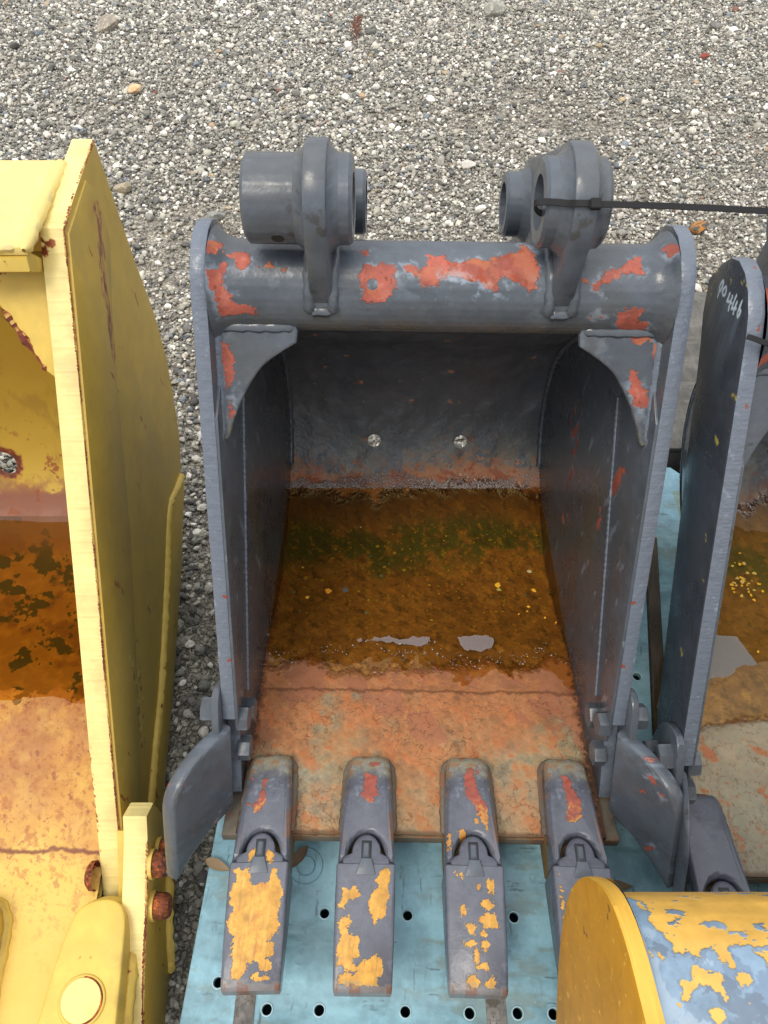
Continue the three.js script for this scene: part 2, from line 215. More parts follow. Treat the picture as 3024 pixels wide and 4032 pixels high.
{
  const grp = thing('gravel', 'loose grey, beige and white crushed gravel covering the yard', 'gravel', new THREE.Vector3(0, 0, 0)); grp.userData.kind = 'stuff'; delete grp.userData.category;
  const r = rng(77), kinds = [0, 1, 2, 3].map(k => ({ g: stoneGeo(40 + k, 1), at: [] }));
  // sizes: [count, smallest radius, largest radius, sink]
  const area = () => { const u = Math.sqrt(r()) * 5.6 - 0.15; return [(r() * 2 - 1) * (0.75 + 0.52 * Math.max(0, u)), u]; };
  for (const [n, a, b] of [[130000, 0.0028, 0.0054], [92000, 0.005, 0.0088], [30000, 0.008, 0.013], [4600, 0.012, 0.019], [360, 0.017, 0.029]]) for (let i = 0; i < n; i++) {
    const [x, u] = area(); if (underPallet(x, u)) continue; const big = fb(x * 0.13 + 0.4, u * 0.13), rad = a + (b - a) * r() * r(); if (a > 0.006 && r() < 0.35 - 0.22 * big) continue; if (fb(x * 0.21 + 0.15, u * 0.3 + 0.62) > 1.25 && r() < 0.6) continue;
    kinds[(r() * 4) | 0].at.push([x, u, rad, r]);
  }
  const m4 = new THREE.Matrix4(), q = new THREE.Quaternion(), e = new THREE.Euler(), s = new THREE.Vector3(), p = new THREE.Vector3(), c = new THREE.Color();
  for (const k of kinds) {
    const im = new THREE.InstancedMesh(k.g, M.stone, k.at.length); im.name = 'pebbles'; im.userData = { kind: 'stuff' }; im.castShadow = im.receiveShadow = true;
    k.at.forEach(([x, u, rad], i) => { e.set((r() - 0.5) * 0.9, r() * 6.3, (r() - 0.5) * 0.9); q.setFromEuler(e); s.set(rad * (0.9 + 0.5 * r()), rad * (0.55 + 0.4 * r()), rad * (0.8 + 0.4 * r())); p.set(x, rad * (0.15 + 0.5 * r()), -u); im.setMatrixAt(i, m4.compose(p, q, s)); im.setColorAt(i, stoneColor(r, c)); });
    grp.add(im);
  }
}
M.blue = sheet(1024, 1024, [1.3, 1.3], (u, v, o) => {
  const a = u / 1.3, b = v / 1.3; o.r = 126; o.g = 168; o.b = 182; const n = fb(a * 2, b * 4), f = fb(a * 9, b * 5); const k = 1 + 0.045 * n + 0.03 * f + 0.02 * fb(a * 30, b * 30); o.r *= k; o.g *= k; o.b *= k;
  mix(o, [92, 128, 138], 0.5 * sstep(0.5, 2.2, fb(a * 3 + 0.2, b * 7 + 0.1))); mix(o, [150, 196, 208], 0.5 * sstep(0.7, 2, fb(a * 2 + 0.6, b * 5)));
  mix(o, [118, 124, 112], 0.4 * sstep(1.2, 2.4, fb(a * 3, b * 9 + 0.7))); mix(o, [60, 78, 84], 0.55 * sstep(1.55, 2.3, fb(a * 5 + 0.4, b * 38)) * sstep(0.2, 1.4, fb(a * 4, b * 4 + 0.2))); mix(o, [66, 84, 90], 0.6 * sstep(1.7, 2.4, fb(a * 44, b * 5)) * sstep(0, 1.2, fb(a * 5 + 0.7, b * 3)));
  const s1 = Math.abs(fb(a * 1.3 + b * 0.8, b * 1.1 - a)); mix(o, [176, 210, 216], 0.5 * sstep(0.02, 0, s1)); o.h = 0.5 + 0.05 * f; o.ro = 0.42 + 0.06 * n;
}, { bump: 0.0012, roughMap: true });
M.blueDark = new THREE.MeshStandardMaterial({ color: new THREE.Color(0.10, 0.23, 0.28), roughness: 0.55, side: THREE.DoubleSide });
M.rim = new THREE.MeshStandardMaterial({ color: new THREE.Color(0.42, 0.60, 0.66), roughness: 0.5 });  // paler than the deck: light caught by the hole chamfers, put into colour
M.strip = sheet(256, 256, [0.25, 0.25], (u, v, o) => { const a = u * 4, b = v * 4, k = 1 + 0.10 * fb(a, b) + 0.08 * fb(a * 6, b * 3); o.r = 112 * k; o.g = 110 * k; o.b = 106 * k; mix(o, [74, 66, 54], 0.5 * sstep(0.8, 2, fb(a * 2, b * 2 + 0.3))); mix(o, [56, 54, 52], 0.6 * sstep(0.06, 0.01, crack(a, b))); o.h = 0.5 + 0.1 * fb(a * 5, b * 5); }, { bump: 0.001, rough: 0.7 });
M.greyPallet = sheet(512, 512, [0.8, 0.8], (u, v, o) => { const a = u / 0.8, b = v / 0.8, k = 1 + 0.07 * fb(a * 2, b * 3) + 0.05 * fb(a * 20, b * 4); o.r = 84 * k; o.g = 82 * k; o.b = 77 * k; mix(o, [112, 110, 102], 0.5 * sstep(0.9, 2.2, fb(a * 1, b * 6))); mix(o, [70, 66, 58], 0.5 * sstep(1, 2.2, fb(a * 4, b * 3 + 0.5))); o.h = 0.5 + 0.05 * fb(a * 30, b * 8); }, { bump: 0.0008, rough: 0.7 });
function pallet(name, label, cx, cu, w, l, turn, mat, dark, holes, discs, strips) {
  const t = thing(name, label, 'pallet', W3(cx, cu, CAM_H)); t.rotation.y = turn; const c = Math.cos(-turn), s = Math.sin(-turn);
  const loc = ([x, u]) => { const X = x - cx, Z = -(u - cu); return [X * c + Z * s, -(-X * s + Z * c)]; };           // to the pallet's own x and depth
  const place = (x, n, f) => new THREE.Vector3(x, 0.14 + n, -f), hs = holes.map(loc);
  const R = 0.02, box = [[-w / 2 + R, -l / 2], [w / 2 - R, -l / 2], [w / 2, -l / 2 + R], [w / 2, l / 2 - R], [w / 2 - R, l / 2], [-w / 2 + R, l / 2], [-w / 2, l / 2 - R], [-w / 2, -l / 2 + R]];
  mesh('deck', slab(box, -0.012, 0, place, 0.0025, hs.map(h => circle(h[0], h[1], 0.0076, 28))), mat, t);
  for (const h of hs) { const g = new THREE.TorusGeometry(0.0088, 0.0012, 6, 28); g.rotateX(Math.PI / 2); const v = place(h[0], 0.0004, h[1]); g.translate(v.x, v.y, v.z); mesh('hole_rim', g, M.rim, t); }
  for (const q of discs.map(loc)) for (const [r, th] of [[0.029, 0.0011], [0.0155, 0.0014]]) { const g = new THREE.TorusGeometry(r, th, 6, 40); g.rotateX(Math.PI / 2); const v = place(q[0], 0, q[1]); g.translate(v.x, v.y, v.z); mesh('moulded_ring', g, mat, t); }
  for (const [x, u0, u1] of strips) { const a = loc([x, u0]), b = loc([x, u1]); mesh('grip_strip', slab([[a[0] - 0.0155, a[1]], [a[0] + 0.0155, a[1]], [b[0] + 0.0155, b[1]], [b[0] - 0.0155, b[1]]], 0.0005, 0.0022, place, 0.0005), M.strip, t); }
  const sides = []; for (const [x0, x1, f0, f1] of [[-w / 2 + 0.003, -w / 2 + 0.015, -l / 2 + 0.02, l / 2 - 0.02], [w / 2 - 0.015, w / 2 - 0.003, -l / 2 + 0.02, l / 2 - 0.02], [-w / 2 + 0.02, w / 2 - 0.02, -l / 2 + 0.003, -l / 2 + 0.015], [-w / 2 + 0.02, w / 2 - 0.02, l / 2 - 0.015, l / 2 - 0.003]]) sides.push(slab([[x0, f0], [x1, f0], [x1, f1], [x0, f1]], -0.135, -0.0125, place, 0.002));
  mesh('skirt', joined(sides), dark, t);
  mesh('bottom_deck', slab(box.map(([x, f]) => [x * 0.97, f * 0.97]), -0.1355, -0.125, place, 0.002), dark, t);
  return t;
}
const PH = [[-0.098, 0.260], [0.039, 0.257], [0.214, 0.254], [-0.181, 0.126], [-0.100, 0.125], [0.033, 0.123], [0.132, 0.121], [0.206, 0.121], [0.261, 0.120], [-0.261, 0.162], [0.504, 0.685], [0.35, 0.252], [-0.24, 0.30], [0.40, 0.12]];
pallet('blue_pallet', 'worn light blue plastic pallet with round holes under the grey buckets', 0.20, 0.635, 0.96, 1.27, -0.062, M.blue, M.blueDark, PH, [[-0.134, 0.333]], [[-0.2155, -0.03, 0.20], [0.173, -0.03, 0.20]]);
pallet('blue_pallet', 'second blue plastic pallet, right of the first under the right grey bucket', 1.20, 0.62, 0.98, 1.27, -0.062, M.blue, M.blueDark, [], [], []);
pallet('grey_pallet', 'dusty grey pallet behind the blue one, between two grey buckets', 1.02, 1.62, 1.25, 0.64, -0.01, M.greyPallet, M.greyPallet, [], [], []);
{ // dark bar on the pallet, between the two grey buckets
  const a = [0.600, 1.02], b = [0.520, 0.56], t = thing('wooden_batten', 'narrow dark weathered batten lying on the blue pallet between two grey buckets', 'batten', W3(0.56, 0.79, D0));
  const dx = (a[0] - b[0]), du = a[1] - b[1], len = Math.hypot(dx, du), g = new RoundedBoxGeometry(0.026, 0.016, len, 2, 0.003); t.rotation.y = -Math.atan2(dx, du); const m = mesh('batten_wood', boxUV(clean(g)), M.batten = sheet(128, 512, [0.1, 0.5], (u, v, o) => { const k = 1 + 0.2 * fb(u * 10, v * 1.5) + 0.1 * fb(u * 30, v * 3); o.r = 56 * k; o.g = 50 * k; o.b = 42 * k; mix(o, [112, 92, 62], 0.6 * sstep(0.9, 2, fb(u * 9, v * 3 + 0.4))); o.h = 0.5 + 0.15 * fb(u * 40, v * 3); }, { bump: 0.002, rough: 0.85 }), t); m.position.y = 0.0085;
}


// ------------------------------------------------------------------ the two slate-grey buckets
const warpK = 0.084, splay = v => { v.x *= 1 + warpK * (0.75 - (U0 - v.z)); };
const TUBE = [0.8486, 0.6098], BOSS1 = [0.842, 0.486], BOSS2 = [1.055, 0.612];
const lipO = [0.354, 1.300], lipF = [-0.9954, -0.0953], lipN = [0.0953, -0.9954];
const onLip = (x, n, f) => L(x, lipO[0] + f * lipF[0] + n * lipN[0], lipO[1] + f * lipF[1] + n * lipN[1]);
const SHELL = [[0.354, 1.300], [0.48, 1.3125], [0.615, 1.325], [0.68, 1.3345], [0.75, 1.352], [0.83, 1.378], [0.93, 1.390], [1.03, 1.375], [1.10, 1.342], [1.15, 1.302], [1.188, 1.256], [1.215, 1.20], [1.228, 1.13], [1.212, 1.04], [1.149, 0.94], [1.0, 0.77], [0.905, 0.665]];
const SIDE = [[0.4845, 1.158], [0.60, 0.938], [0.72, 0.710], [0.7905, 0.576], [0.805, 0.556], [0.826, 0.540], [0.850, 0.532], [0.876, 0.534], [0.900, 0.547], [0.922, 0.572], [0.948, 0.625], [1.03, 0.762], [1.168, 0.932], [1.229, 1.036], [1.246, 1.13], [1.232, 1.208], [1.204, 1.266], [1.162, 1.316], [1.11, 1.357], [1.04, 1.391], [0.93, 1.406], [0.82, 1.394], [0.74, 1.368], [0.66, 1.350], [0.615, 1.341], [0.43, 1.324], [0.42, 1.305], [0.462, 1.245], [0.500, 1.186], [0.492, 1.166]];
// tube chips, millimetres along the tube and round it (0 = the side that faces the viewer, up is positive)
const TUBE_CHIPS = chipSet([
  [[-291, 33], [-285, 49], [-275, 53], [-272, 42], [-277, 34], [-282, 31], [-285, 26], [-290, 26]], [[-267, 35], [-259, 45], [-246, 45], [-236, 38], [-241, 29], [-246, 22], [-253, 21], [-256, 29], [-266, 33]], [[-228, 21], [-220, 28], [-214, 30], [-203, 21], [-205, 17], [-217, 17], [-227, 20]], [[-200, 21], [-194, 20], [-194, 15], [-199, 16]],
  [[-288, 13], [-281, 16], [-275, 24], [-272, 27], [-265, 26], [-268, 13], [-270, 6], [-270, -6], [-266, -9], [-256, -10], [-255, -15], [-258, -19], [-247, -24], [-235, -28], [-231, -33], [-235, -39], [-244, -38], [-258, -41], [-276, -40], [-279, -17], [-284, 0]], [[-102, 11], [-94, 26], [-71, 29], [-58, 20], [-57, -1], [-62, -13], [-100, -19]],
  [[-49, 28], [-37, 29], [-28, 17], [-19, 26], [-17, 40], [3, 40], [12, 29], [32, 36], [55, 35], [66, 40], [95, 48], [101, 71], [112, 58], [119, 23], [118, 2], [109, -4], [95, 5], [72, 8], [69, -4], [52, -2], [43, 8], [21, 11], [3, 8], [-14, -1], [-28, 2], [-31, 11], [-39, 17]], [[169, 12], [189, 8], [204, 26], [221, 29], [241, 44], [249, 45], [247, 33], [249, 20], [238, 20], [215, 11], [201, 5], [198, -7], [188, -4], [186, 5]],
  [[222, -32], [235, -22], [256, -20], [255, -39], [265, -47], [264, -69], [238, -62], [224, -52]], [[188, -38], [198, -31], [206, -35], [204, -39]], [[278, 52], [285, 54], [288, 40], [281, 38]], [[-108, 48], [-94, 52], [-88, 40], [-97, 35]]]);
M.tube = sheet(1024, 640, [0.62, 0.36, -0.31, -0.18], (u, v, o) => {
  greyBase(u, v, o); const x = u * 1000, y = v * 1000; mix(o, [96, 92, 78], 0.55 * sstep(-25, -75, y) * sstep(-0.6, 1.4, fb(u * 9, v * 1.2))); let d = sdChips(TUBE_CHIPS, x, y, 22);
  if (Math.hypot(x + 86, y - 2) < 7) d = 3; primer(o, d, u, v); if (d < -1.5 && x > -60 && x < 130) { mix(o, [150, 60, 34], 0.75 * sstep(0.6, 1.6, fb(u * 22, v * 22)) * sstep(14, -2, d)); mix(o, [180, 112, 76], 0.5 * sstep(0.5, 2, fb(u * 7 + 0.3, v * 7))); }
  mix(o, PALE, 0.6 * sstep(0.4, 1.8, fb(u * 9, v * 9)) * sstep(30, 8, Math.hypot((x - 35) * 0.25, y - 2))); const c = crack(u * 2.2, v * 2.2); if (d > 1) mix(o, [62, 64, 70], 0.5 * sstep(0.05, 0.0, c) * sstep(0.8, 1.6, fb(u * 4, v * 4)));
}, { bump: 0.0016, roughMap: true });
// the inside of a bucket: s runs from the lip over the floor and up the back
function floorPaint(look) {
  return (x, s, o) => {
    const n = fb(x * 2.3, s * 2.3), f = fb(x * 11, s * 11), h = fb(x * 37, s * 37), wob = 0.012 * fb(x * 2.1 + 0.3, s * 0.3) + 0.004 * f, S1 = s + wob, k = crack(x * 3.6, s * 3.6), k2 = crack(x * 11 + 0.4, s * 11);
    const rust = look.rust;
    if (S1 < look.near) {                                            // the dry lip: orange rust over olive-grey paint, crazed
      o.r = 150; o.g = 142; o.b = 112; mix(o, [138, 136, 122], 0.5 * sstep(0.0, 2.0, fb(x * 3 + 0.6, s * 3))); const e = sstep(0.04, 0.24, s + 0.035 * n + 0.012 * f);
      mix(o, [172, 114, 72], rust * (0.3 + 0.7 * e) * sstep(-2.0, 1.0, n * 0.7 + 1.6 * e + 0.35 * f)); { const t = 1 + 0.05 * f + 0.04 * h; o.r *= t; o.g *= t; o.b *= t; } mix(o, [184, 130, 84], rust * 0.45 * sstep(-0.5, 2, fb(x * 5 + 0.2, s * 5))); mix(o, [172, 96, 52], rust * 0.5 * sstep(0.3, 2.2, f));
      const pl = (look.spots ? 0 : 1) * sstep(0.75, 0.85, fb(x * 3.4 + 0.15, s * 3.4 + 0.55) + 0.16 * f) * sstep(0.10, 0.16, s); mix(o, [160, 104, 76], 0.7 * pl * rust * sstep(0.14, 0.17, s)); o.h = 0.5 - 0.10 * pl * sstep(0.14, 0.17, s);
      if (look.spots) mix(o, [140, 140, 126], 0.6); if (look.spots) mix(o, [168, 96, 58], 0.8 * sstep(1.0, 2.6, fb(x * 11 + 0.4, s * 11)));
      const cr = sstep(0.085, 0.015, k) * sstep(-0.9, 0.3, fb(x * 3, s * 3 + 0.8)) * sstep(0.275, 0.245, s); mix(o, [100, 64, 42], 0.45 * cr); o.h -= 0.22 * cr; mix(o, [112, 62, 32], 0.45 * sstep(0.05, 0, k2) * sstep(0.3, 1.4, fb(x * 4 + 0.2, s * 4)));
      mix(o, [112, 70, 44], 0.7 * sstep(0.004, 0.0015, Math.abs(s - 0.262 - 0.002 * f))); o.h += 0.16 * sstep(0.009, 0.0, Math.abs(s - 0.256)); mix(o, [80, 54, 36], 0.6 * sstep(0.01, 0.002, s)); o.h += 0.05 * f; o.ro = 0.8;
    } else if (S1 < look.far) {                                      // under water: brown silt, green slime far back, dark specks
      o.r = 140; o.g = 95; o.b = 48; mix(o, [172, 124, 60], 0.5 * sstep(0.1, 1.6, f)); mix(o, [112, 74, 38], 0.5 * sstep(0.3, 1.6, n)); mix(o, [72, 76, 30], 0.9 * sstep(0.56, 0.63, S1) * sstep(0.735, 0.67, S1) * sstep(-1.0, 0.7, n + 0.5 * f)); mix(o, [60, 46, 24], 0.45 * sstep(0.8, 2.0, fb(x * 22 + 0.5, s * 22))); mix(o, [190, 144, 70], 0.35 * sstep(1.2, 2.2, fb(x * 31 + 0.1, s * 31))); mix(o, [80, 60, 30], 0.4 * sstep(0.9, 1.8, fb(x * 11 + 0.5, s * 11))); mix(o, [190, 132, 48], 0.5 * sstep(1.2, 1.9, fb(x * 19, s * 19 + 0.3))); mix(o, [60, 36, 16], 0.5 * sstep(look.far - 0.10, look.far, S1));
      mix(o, [60, 42, 20], 0.5 * sstep(0.04, 0, k2) * sstep(0.2, 1.4, n)); o.h = 0.5 + 0.06 * f; o.ro = 0.8;
      mix(o, [140, 128, 96], look.clear * 0.8);
    } else {                                                         // the back: tide line of rust that fades into the slate paint
      greyBase(x, s, o); const q = S1 - look.far, r1 = sstep(0.085 + 0.02 * f + 0.012 * h, 0.03, q), r2 = sstep(0.17, 0.06, q) * sstep(-0.6, 1.2, fb(x * 5, s * 2) + f * 0.5);
      mix(o, [138, 132, 112], 0.7 * r2); mix(o, [192, 134, 96], r1 * rust * 0.95); mix(o, [176, 104, 66], r1 * rust * 0.6 * sstep(-0.4, 1.6, f)); mix(o, [142, 70, 44], r1 * rust * 0.7 * sstep(0.5, 1.5, fb(x * 9 + 0.3, s * 9))); mix(o, [150, 84, 50], 0.7 * sstep(0.19, 0.08, q) * sstep(1.7, 2.4, fb(x * 16, s * 16))); mix(o, [64, 46, 36], 0.75 * sstep(0.026, 0.006, q + 0.003 * f)); o.ro = 0.34 + 0.4 * r1; o.h += 0.035 * fb(x * 26, s * 26) * sstep(0.3, 0.1, q); mix(o, [112, 116, 112], 0.35 * sstep(0.34, 0.12, q) * sstep(0.05, 0.11, q));
    }
    const wet = sstep(0.030, 0.006, Math.abs(S1 - look.far - 0.010)) + 0.9 * sstep(0.014, 0.004, Math.abs(S1 - look.near + 0.002));
    if (wet > 0) { o.ro = o.ro * (1 - clamp(wet)) + 0.06 * clamp(wet); o.h += 0.14 * clamp(wet) * fb(x * 28, s * 28); mix(o, [70, 44, 26], 0.35 * clamp(wet)); }
    const ed = look.half * (1 + warpK * 0.1) - Math.abs(x); mix(o, [128, 70, 40], rust * 0.7 * sstep(0.016, 0.002, ed + 0.004 * f) * sstep(1.05, 0.9, s)); mix(o, [52, 40, 32], 0.6 * sstep(0.006, 0.0, ed + 0.003 * h) * sstep(0.95, 0.8, s));
  };
}
// paint of the teeth: yellow under the grey, shown where the grey has come off (lists in tenths of the half width and of the length)
function flakyGrey(chips, dots, col, { olive = 0, rustTip = 0, red = false } = {}) {
  const set = chipSet(chips), px = dots.map(q => q);
  return (x, f, o) => {
    greyBase(x + 0.3, f, o); o.r *= 1.13; o.g *= 1.08; o.b *= 1.10; let d = sdChips(set, x * 1000, f * 1000, 12); for (const [a, b, w, h] of px) d = Math.min(d, (Math.hypot((x * 1000 - a) / w, (f * 1000 - b) / h) - 1) * Math.min(w, h)); const e = d + 1.3 * fb(x * 26, f * 26) + 0.8 * fb(x * 70, f * 70);
    const c = crack(x * 7.5, f * 7.5); mix(o, [66, 66, 70], 0.55 * sstep(0.06, 0, c) * sstep(0.0, 1.0, fb(x * 8 + 0.4, f * 8))); o.h -= 0.1 * sstep(0.06, 0, c);
    if (olive) { const q = sstep(-0.065, -0.115, f + 0.006 * fb(x * 20, f * 20)); mix(o, [150, 142, 112], 0.75 * q * olive); mix(o, [150, 88, 50], 0.5 * olive * sstep(0.4, 1.6, fb(x * 14, f * 14)) * q); mix(o, [150, 92, 56], olive * 0.6 * sstep(0.3, 1.4, fb(x * 18 + 0.5, f * 12)) * sstep(0.028, 0.040, Math.abs(x))); mix(o, PALE, 0.35 * sstep(0.3, 2.2, fb(x * 24, f * 24)) * sstep(-0.02, -0.05, f) * olive); }
    if (e < 0) { o.r = col[0]; o.g = col[1]; o.b = col[2]; const t = 1 + 0.05 * fb(x * 20, f * 20); o.r *= t; o.g *= t; o.b *= t; if (red) { mix(o, YEL, sstep(-0.035, -0.012, f + 0.01 * fb(x * 20, f * 20)) * 0.8); mix(o, [150, 60, 40], 0.7 * sstep(1.3, 2, fb(x * 22, f * 22))); } else { mix(o, [186, 118, 56], 0.5 * sstep(0.7, 2.2, fb(x * 24, f * 24))); mix(o, [150, 118, 70], 0.5 * sstep(1.3, 2.2, fb(x * 60, f * 5 + 0.3))); mix(o, [222, 182, 104], 0.4 * sstep(0.6, 2, fb(x * 40 + 0.4, f * 9))); } o.h = 0.26; o.ro = 0.6; } else if (e < 0.8) { mix(o, [56, 54, 56], 0.35); o.h += 0.08; }
    if (rustTip) { const q = f - rustTip + 0.004 * fb(x * 14, f * 14); mix(o, [96, 50, 36], 0.9 * sstep(-0.007, -0.003, q) * sstep(-0.4, 0.6, fb(x * 20 + 0.2, 0.3))); mix(o, [150, 140, 126], 0.4 * sstep(-0.012, -0.006, q)); }
  };
}
const fromBox = (list, x0, x1, y0, y1, hw, f0, f1) => list.map(p => p.map(([x, y]) => [((x - x0) / (x1 - x0) * 2 - 1) * hw, f0 + (y - y0) / (y1 - y0) * (f1 - f0)]));
const dotsIn = (list, x0, x1, y0, y1, hw, f0, f1) => list.map(([x, y, w, h]) => [((x - x0) / (x1 - x0) * 2 - 1) * hw, f0 + (y - y0) / (y1 - y0) * (f1 - f0), w / (x1 - x0) * 2 * hw, h / (y1 - y0) * (f1 - f0)]);
const T = [
  [fromBox([[[150, 1050], [265, 1030], [280, 1110], [285, 1150], [320, 1185], [350, 1150], [400, 1150], [440, 1140], [450, 1030], [475, 1040], [480, 1110], [530, 1140], [535, 1290], [520, 1480], [525, 1560], [470, 1600], [430, 1640], [505, 1660], [500, 1740], [440, 1760], [490, 1790], [480, 1840], [400, 1840], [385, 1780], [310, 1800], [300, 1850], [240, 1925], [185, 1920], [195, 1790], [165, 1730], [185, 1600], [145, 1560], [130, 1470], [170, 1390], [135, 1320], [135, 1160], [170, 1140]], [[325, 1850], [375, 1860], [400, 1890], [460, 1900], [470, 1930], [330, 1935]], [[255, 880], [300, 850], [290, 960], [250, 985]], [[385, 850], [420, 870], [450, 960], [420, 1015], [390, 970]]], 115, 560, 965, 1990, 41, 60, 222), []],
  [fromBox([[[1280, 1030], [1345, 1030], [1355, 1130], [1340, 1230], [1325, 1420], [1260, 1430], [1240, 1480], [1210, 1400], [1180, 1380], [1190, 1300], [1215, 1215], [1275, 1160], [1235, 1130], [1270, 1090]], [[985, 1190], [1040, 1200], [1080, 1170], [1110, 1200], [1095, 1270], [1045, 1300], [1010, 1370], [950, 1350], [985, 1290]], [[965, 1470], [1020, 1400], [1060, 1430], [1045, 1500], [1060, 1560], [1120, 1570], [1130, 1650], [1135, 1720], [1090, 1740], [1110, 1790], [1180, 1740], [1260, 1700], [1310, 1760], [1300, 1850], [1260, 1870], [1280, 1950], [1100, 1950], [980, 1930], [990, 1850], [1090, 1870], [1120, 1830], [1040, 1820], [980, 1790], [965, 1650], [990, 1560]]], 945, 1380, 965, 1975, 41, 60, 222), []],
  [[], dotsIn([[345, 825, 15, 12], [430, 880, 15, 26], [485, 885, 18, 34], [465, 965, 28, 24], [355, 988, 16, 24], [470, 1040, 44, 34], [390, 1075, 22, 24], [440, 1095, 18, 22], [445, 1140, 20, 22], [400, 1140, 24, 13], [412, 1190, 14, 45], [435, 1235, 28, 15], [400, 1300, 32, 30], [465, 1310, 22, 26]], 285, 545, 770, 1345, 41, 60, 222)],
  [[], dotsIn([[965, 885, 26, 28], [740, 950, 8, 40], [735, 880, 8, 30], [880, 1100, 20, 26], [830, 1200, 26, 40], [900, 1250, 20, 30]], 715, 990, 765, 1340, 41, 60, 222)]];
const A = [
  [fromBox([[[300, 360], [350, 380], [330, 450], [345, 510], [355, 560], [320, 610], [270, 630], [250, 560], [290, 510], [300, 430]]], 155, 560, 170, 960, 37, -120, 60), dotsIn([[205, 560, 16, 20], [210, 370, 10, 16]], 155, 560, 170, 960, 37, -120, 60)],
  [fromBox([[[1140, 300], [1180, 320], [1235, 330], [1230, 410], [1260, 480], [1215, 490], [1200, 550], [1150, 510], [1100, 480], [1120, 420]]], 975, 1360, 170, 960, 37, -120, 60), dotsIn([[1200, 235, 40, 20]], 975, 1360, 170, 960, 37, -120, 60)],
  [fromBox([[[385, 380], [415, 370], [430, 460], [470, 540], [465, 640], [430, 590], [400, 520], [370, 480]]], 285, 500, 325, 770, 37, -120, 60), dotsIn([[350, 655, 18, 20], [292, 690, 10, 30], [440, 390, 14, 20], [415, 600, 14, 12]], 285, 500, 325, 770, 37, -120, 60)],
  [fromBox([[[820, 400], [850, 410], [880, 480], [900, 520], [890, 580], [850, 600], [800, 590], [830, 520], [815, 460]]], 725, 965, 325, 770, 37, -120, 60), []]];
const flat3 = { bump: 0.0012, roughMap: true };
const toothMat = T.map(([c, d], i) => sheet(192, 512, [0.1, 0.21, -0.05, 0.02], flakyGrey(c, d, YEL, { rustTip: 0.222 }), flat3));
const adapterMat = A.map(([c, d], i) => sheet(192, 384, [0.1, 0.2, -0.05, -0.13], flakyGrey(c, d, RED, { olive: 1, red: true }), flat3));
const plainTooth = sheet(128, 384, [0.1, 0.36, -0.05, -0.13], flakyGrey([], [], YEL, { rustTip: 0.222 }), flat3);
M.nose = new THREE.MeshStandardMaterial({ color: new THREE.Color(0.17, 0.10, 0.025), roughness: 0.6 });
M.hole = new THREE.MeshStandardMaterial({ color: new THREE.Color(0.02, 0.018, 0.015), roughness: 0.8 });
M.rubber = new THREE.MeshStandardMaterial({ color: new THREE.Color(0.022, 0.023, 0.026), roughness: 0.5 });
M.water = new THREE.MeshPhysicalMaterial({ color: new THREE.Color(0.84, 0.75, 0.48), roughness: 0.0, transmission: 1, thickness: 0, ior: 1.33, side: THREE.DoubleSide });
// chips on the gussets, cutters and side plates: lists in millimetres of each part's own drawing
const chipMat = (w, h, box, list, dots, extra) => { const set = chipSet(list); return sheet(w, h, box, (u, v, o) => { greyBase(u, v, o); extra?.(u, v, o); let d = sdChips(set, u * 1000, v * 1000, 14); for (const [a, b, r, q] of dots) d = Math.min(d, (Math.hypot((u * 1000 - a) / r, (v * 1000 - b) / q) - 1) * Math.min(r, q)); primer(o, d, u, v); const c = crack(u * 6, v * 6); if (d > 1) { mix(o, [70, 72, 78], 0.4 * sstep(0.05, 0, c) * sstep(0.5, 1.4, fb(u * 5, v * 5))); } }, { bump: 0.0013, roughMap: true }); };
const gussetStain = (u, v, o) => { mix(o, [146, 138, 112], 0.55 * sstep(0.485, 0.445, v + 0.006 * fb(u * 14, v * 14))); mix(o, PALE, 0.25 * sstep(0, 1.5, fb(u * 5, v * 5))); };
const gussetMat = [chipMat(256, 384, [0.16, 0.2, -0.31, 0.42], [[[-292, 572], [-278, 574], [-268, 560], [-266, 545], [-274, 512], [-282, 510], [-284, 540], [-292, 548]]], [[-275, 488, 4, 9], [-284, 560, 7, 14]], gussetStain),
  chipMat(256, 384, [0.16, 0.2, 0.15, 0.42], [[[251, 552], [262, 545], [282, 520], [284, 502], [276, 490], [264, 500], [256, 530]], [[246, 596], [262, 592], [276, 598], [280, 584], [262, 578]]], [[286, 470, 5, 6], [284, 452, 6, 5], [287, 572, 8, 14]], gussetStain)];
const sideStain = sgn => (u, v, o) => { mix(o, [96, 88, 70], 0.5 * sstep(0.9, 0.2, Math.abs((u + 0.1) * 1.2 - (v - 0.33) * 0.2) * 12) * sstep(0.2, 0.34, v) * sstep(0.5, 0.4, v)); mix(o, [120, 78, 48], 0.65 * sstep(0.10, 0.07, v + 0.01 * fb(u * 6, v * 6) + 0.05 * sstep(0.05, -0.2, u) * 0) * sstep(-0.3, -0.05, u)); mix(o, PALE, 0.5 * sstep(1.9, 2.4, fb(u * 16, v * 5))); };
const innerR = chipMat(512, 512, [0.95, 0.92, -0.58, -0.03], [[[-150, 560], [-130, 545], [-120, 500], [-136, 478], [-150, 500]]], [[95, 385, 6, 22], [110, 360, 5, 16], [84, 340, 7, 10], [70, 372, 5, 30], [128, 410, 4, 10], [60, 300, 5, 30], [52, 318, 4, 14], [30, 210, 9, 9], [140, 372, 3, 14], [-122, 392, 9, 16], [-112, 414, 7, 7]], sideStain(1));
const innerL = chipMat(512, 512, [0.95, 0.92, -0.58, -0.03], [], [[-60, 80, 0.1, 0.1]], sideStain(-1));
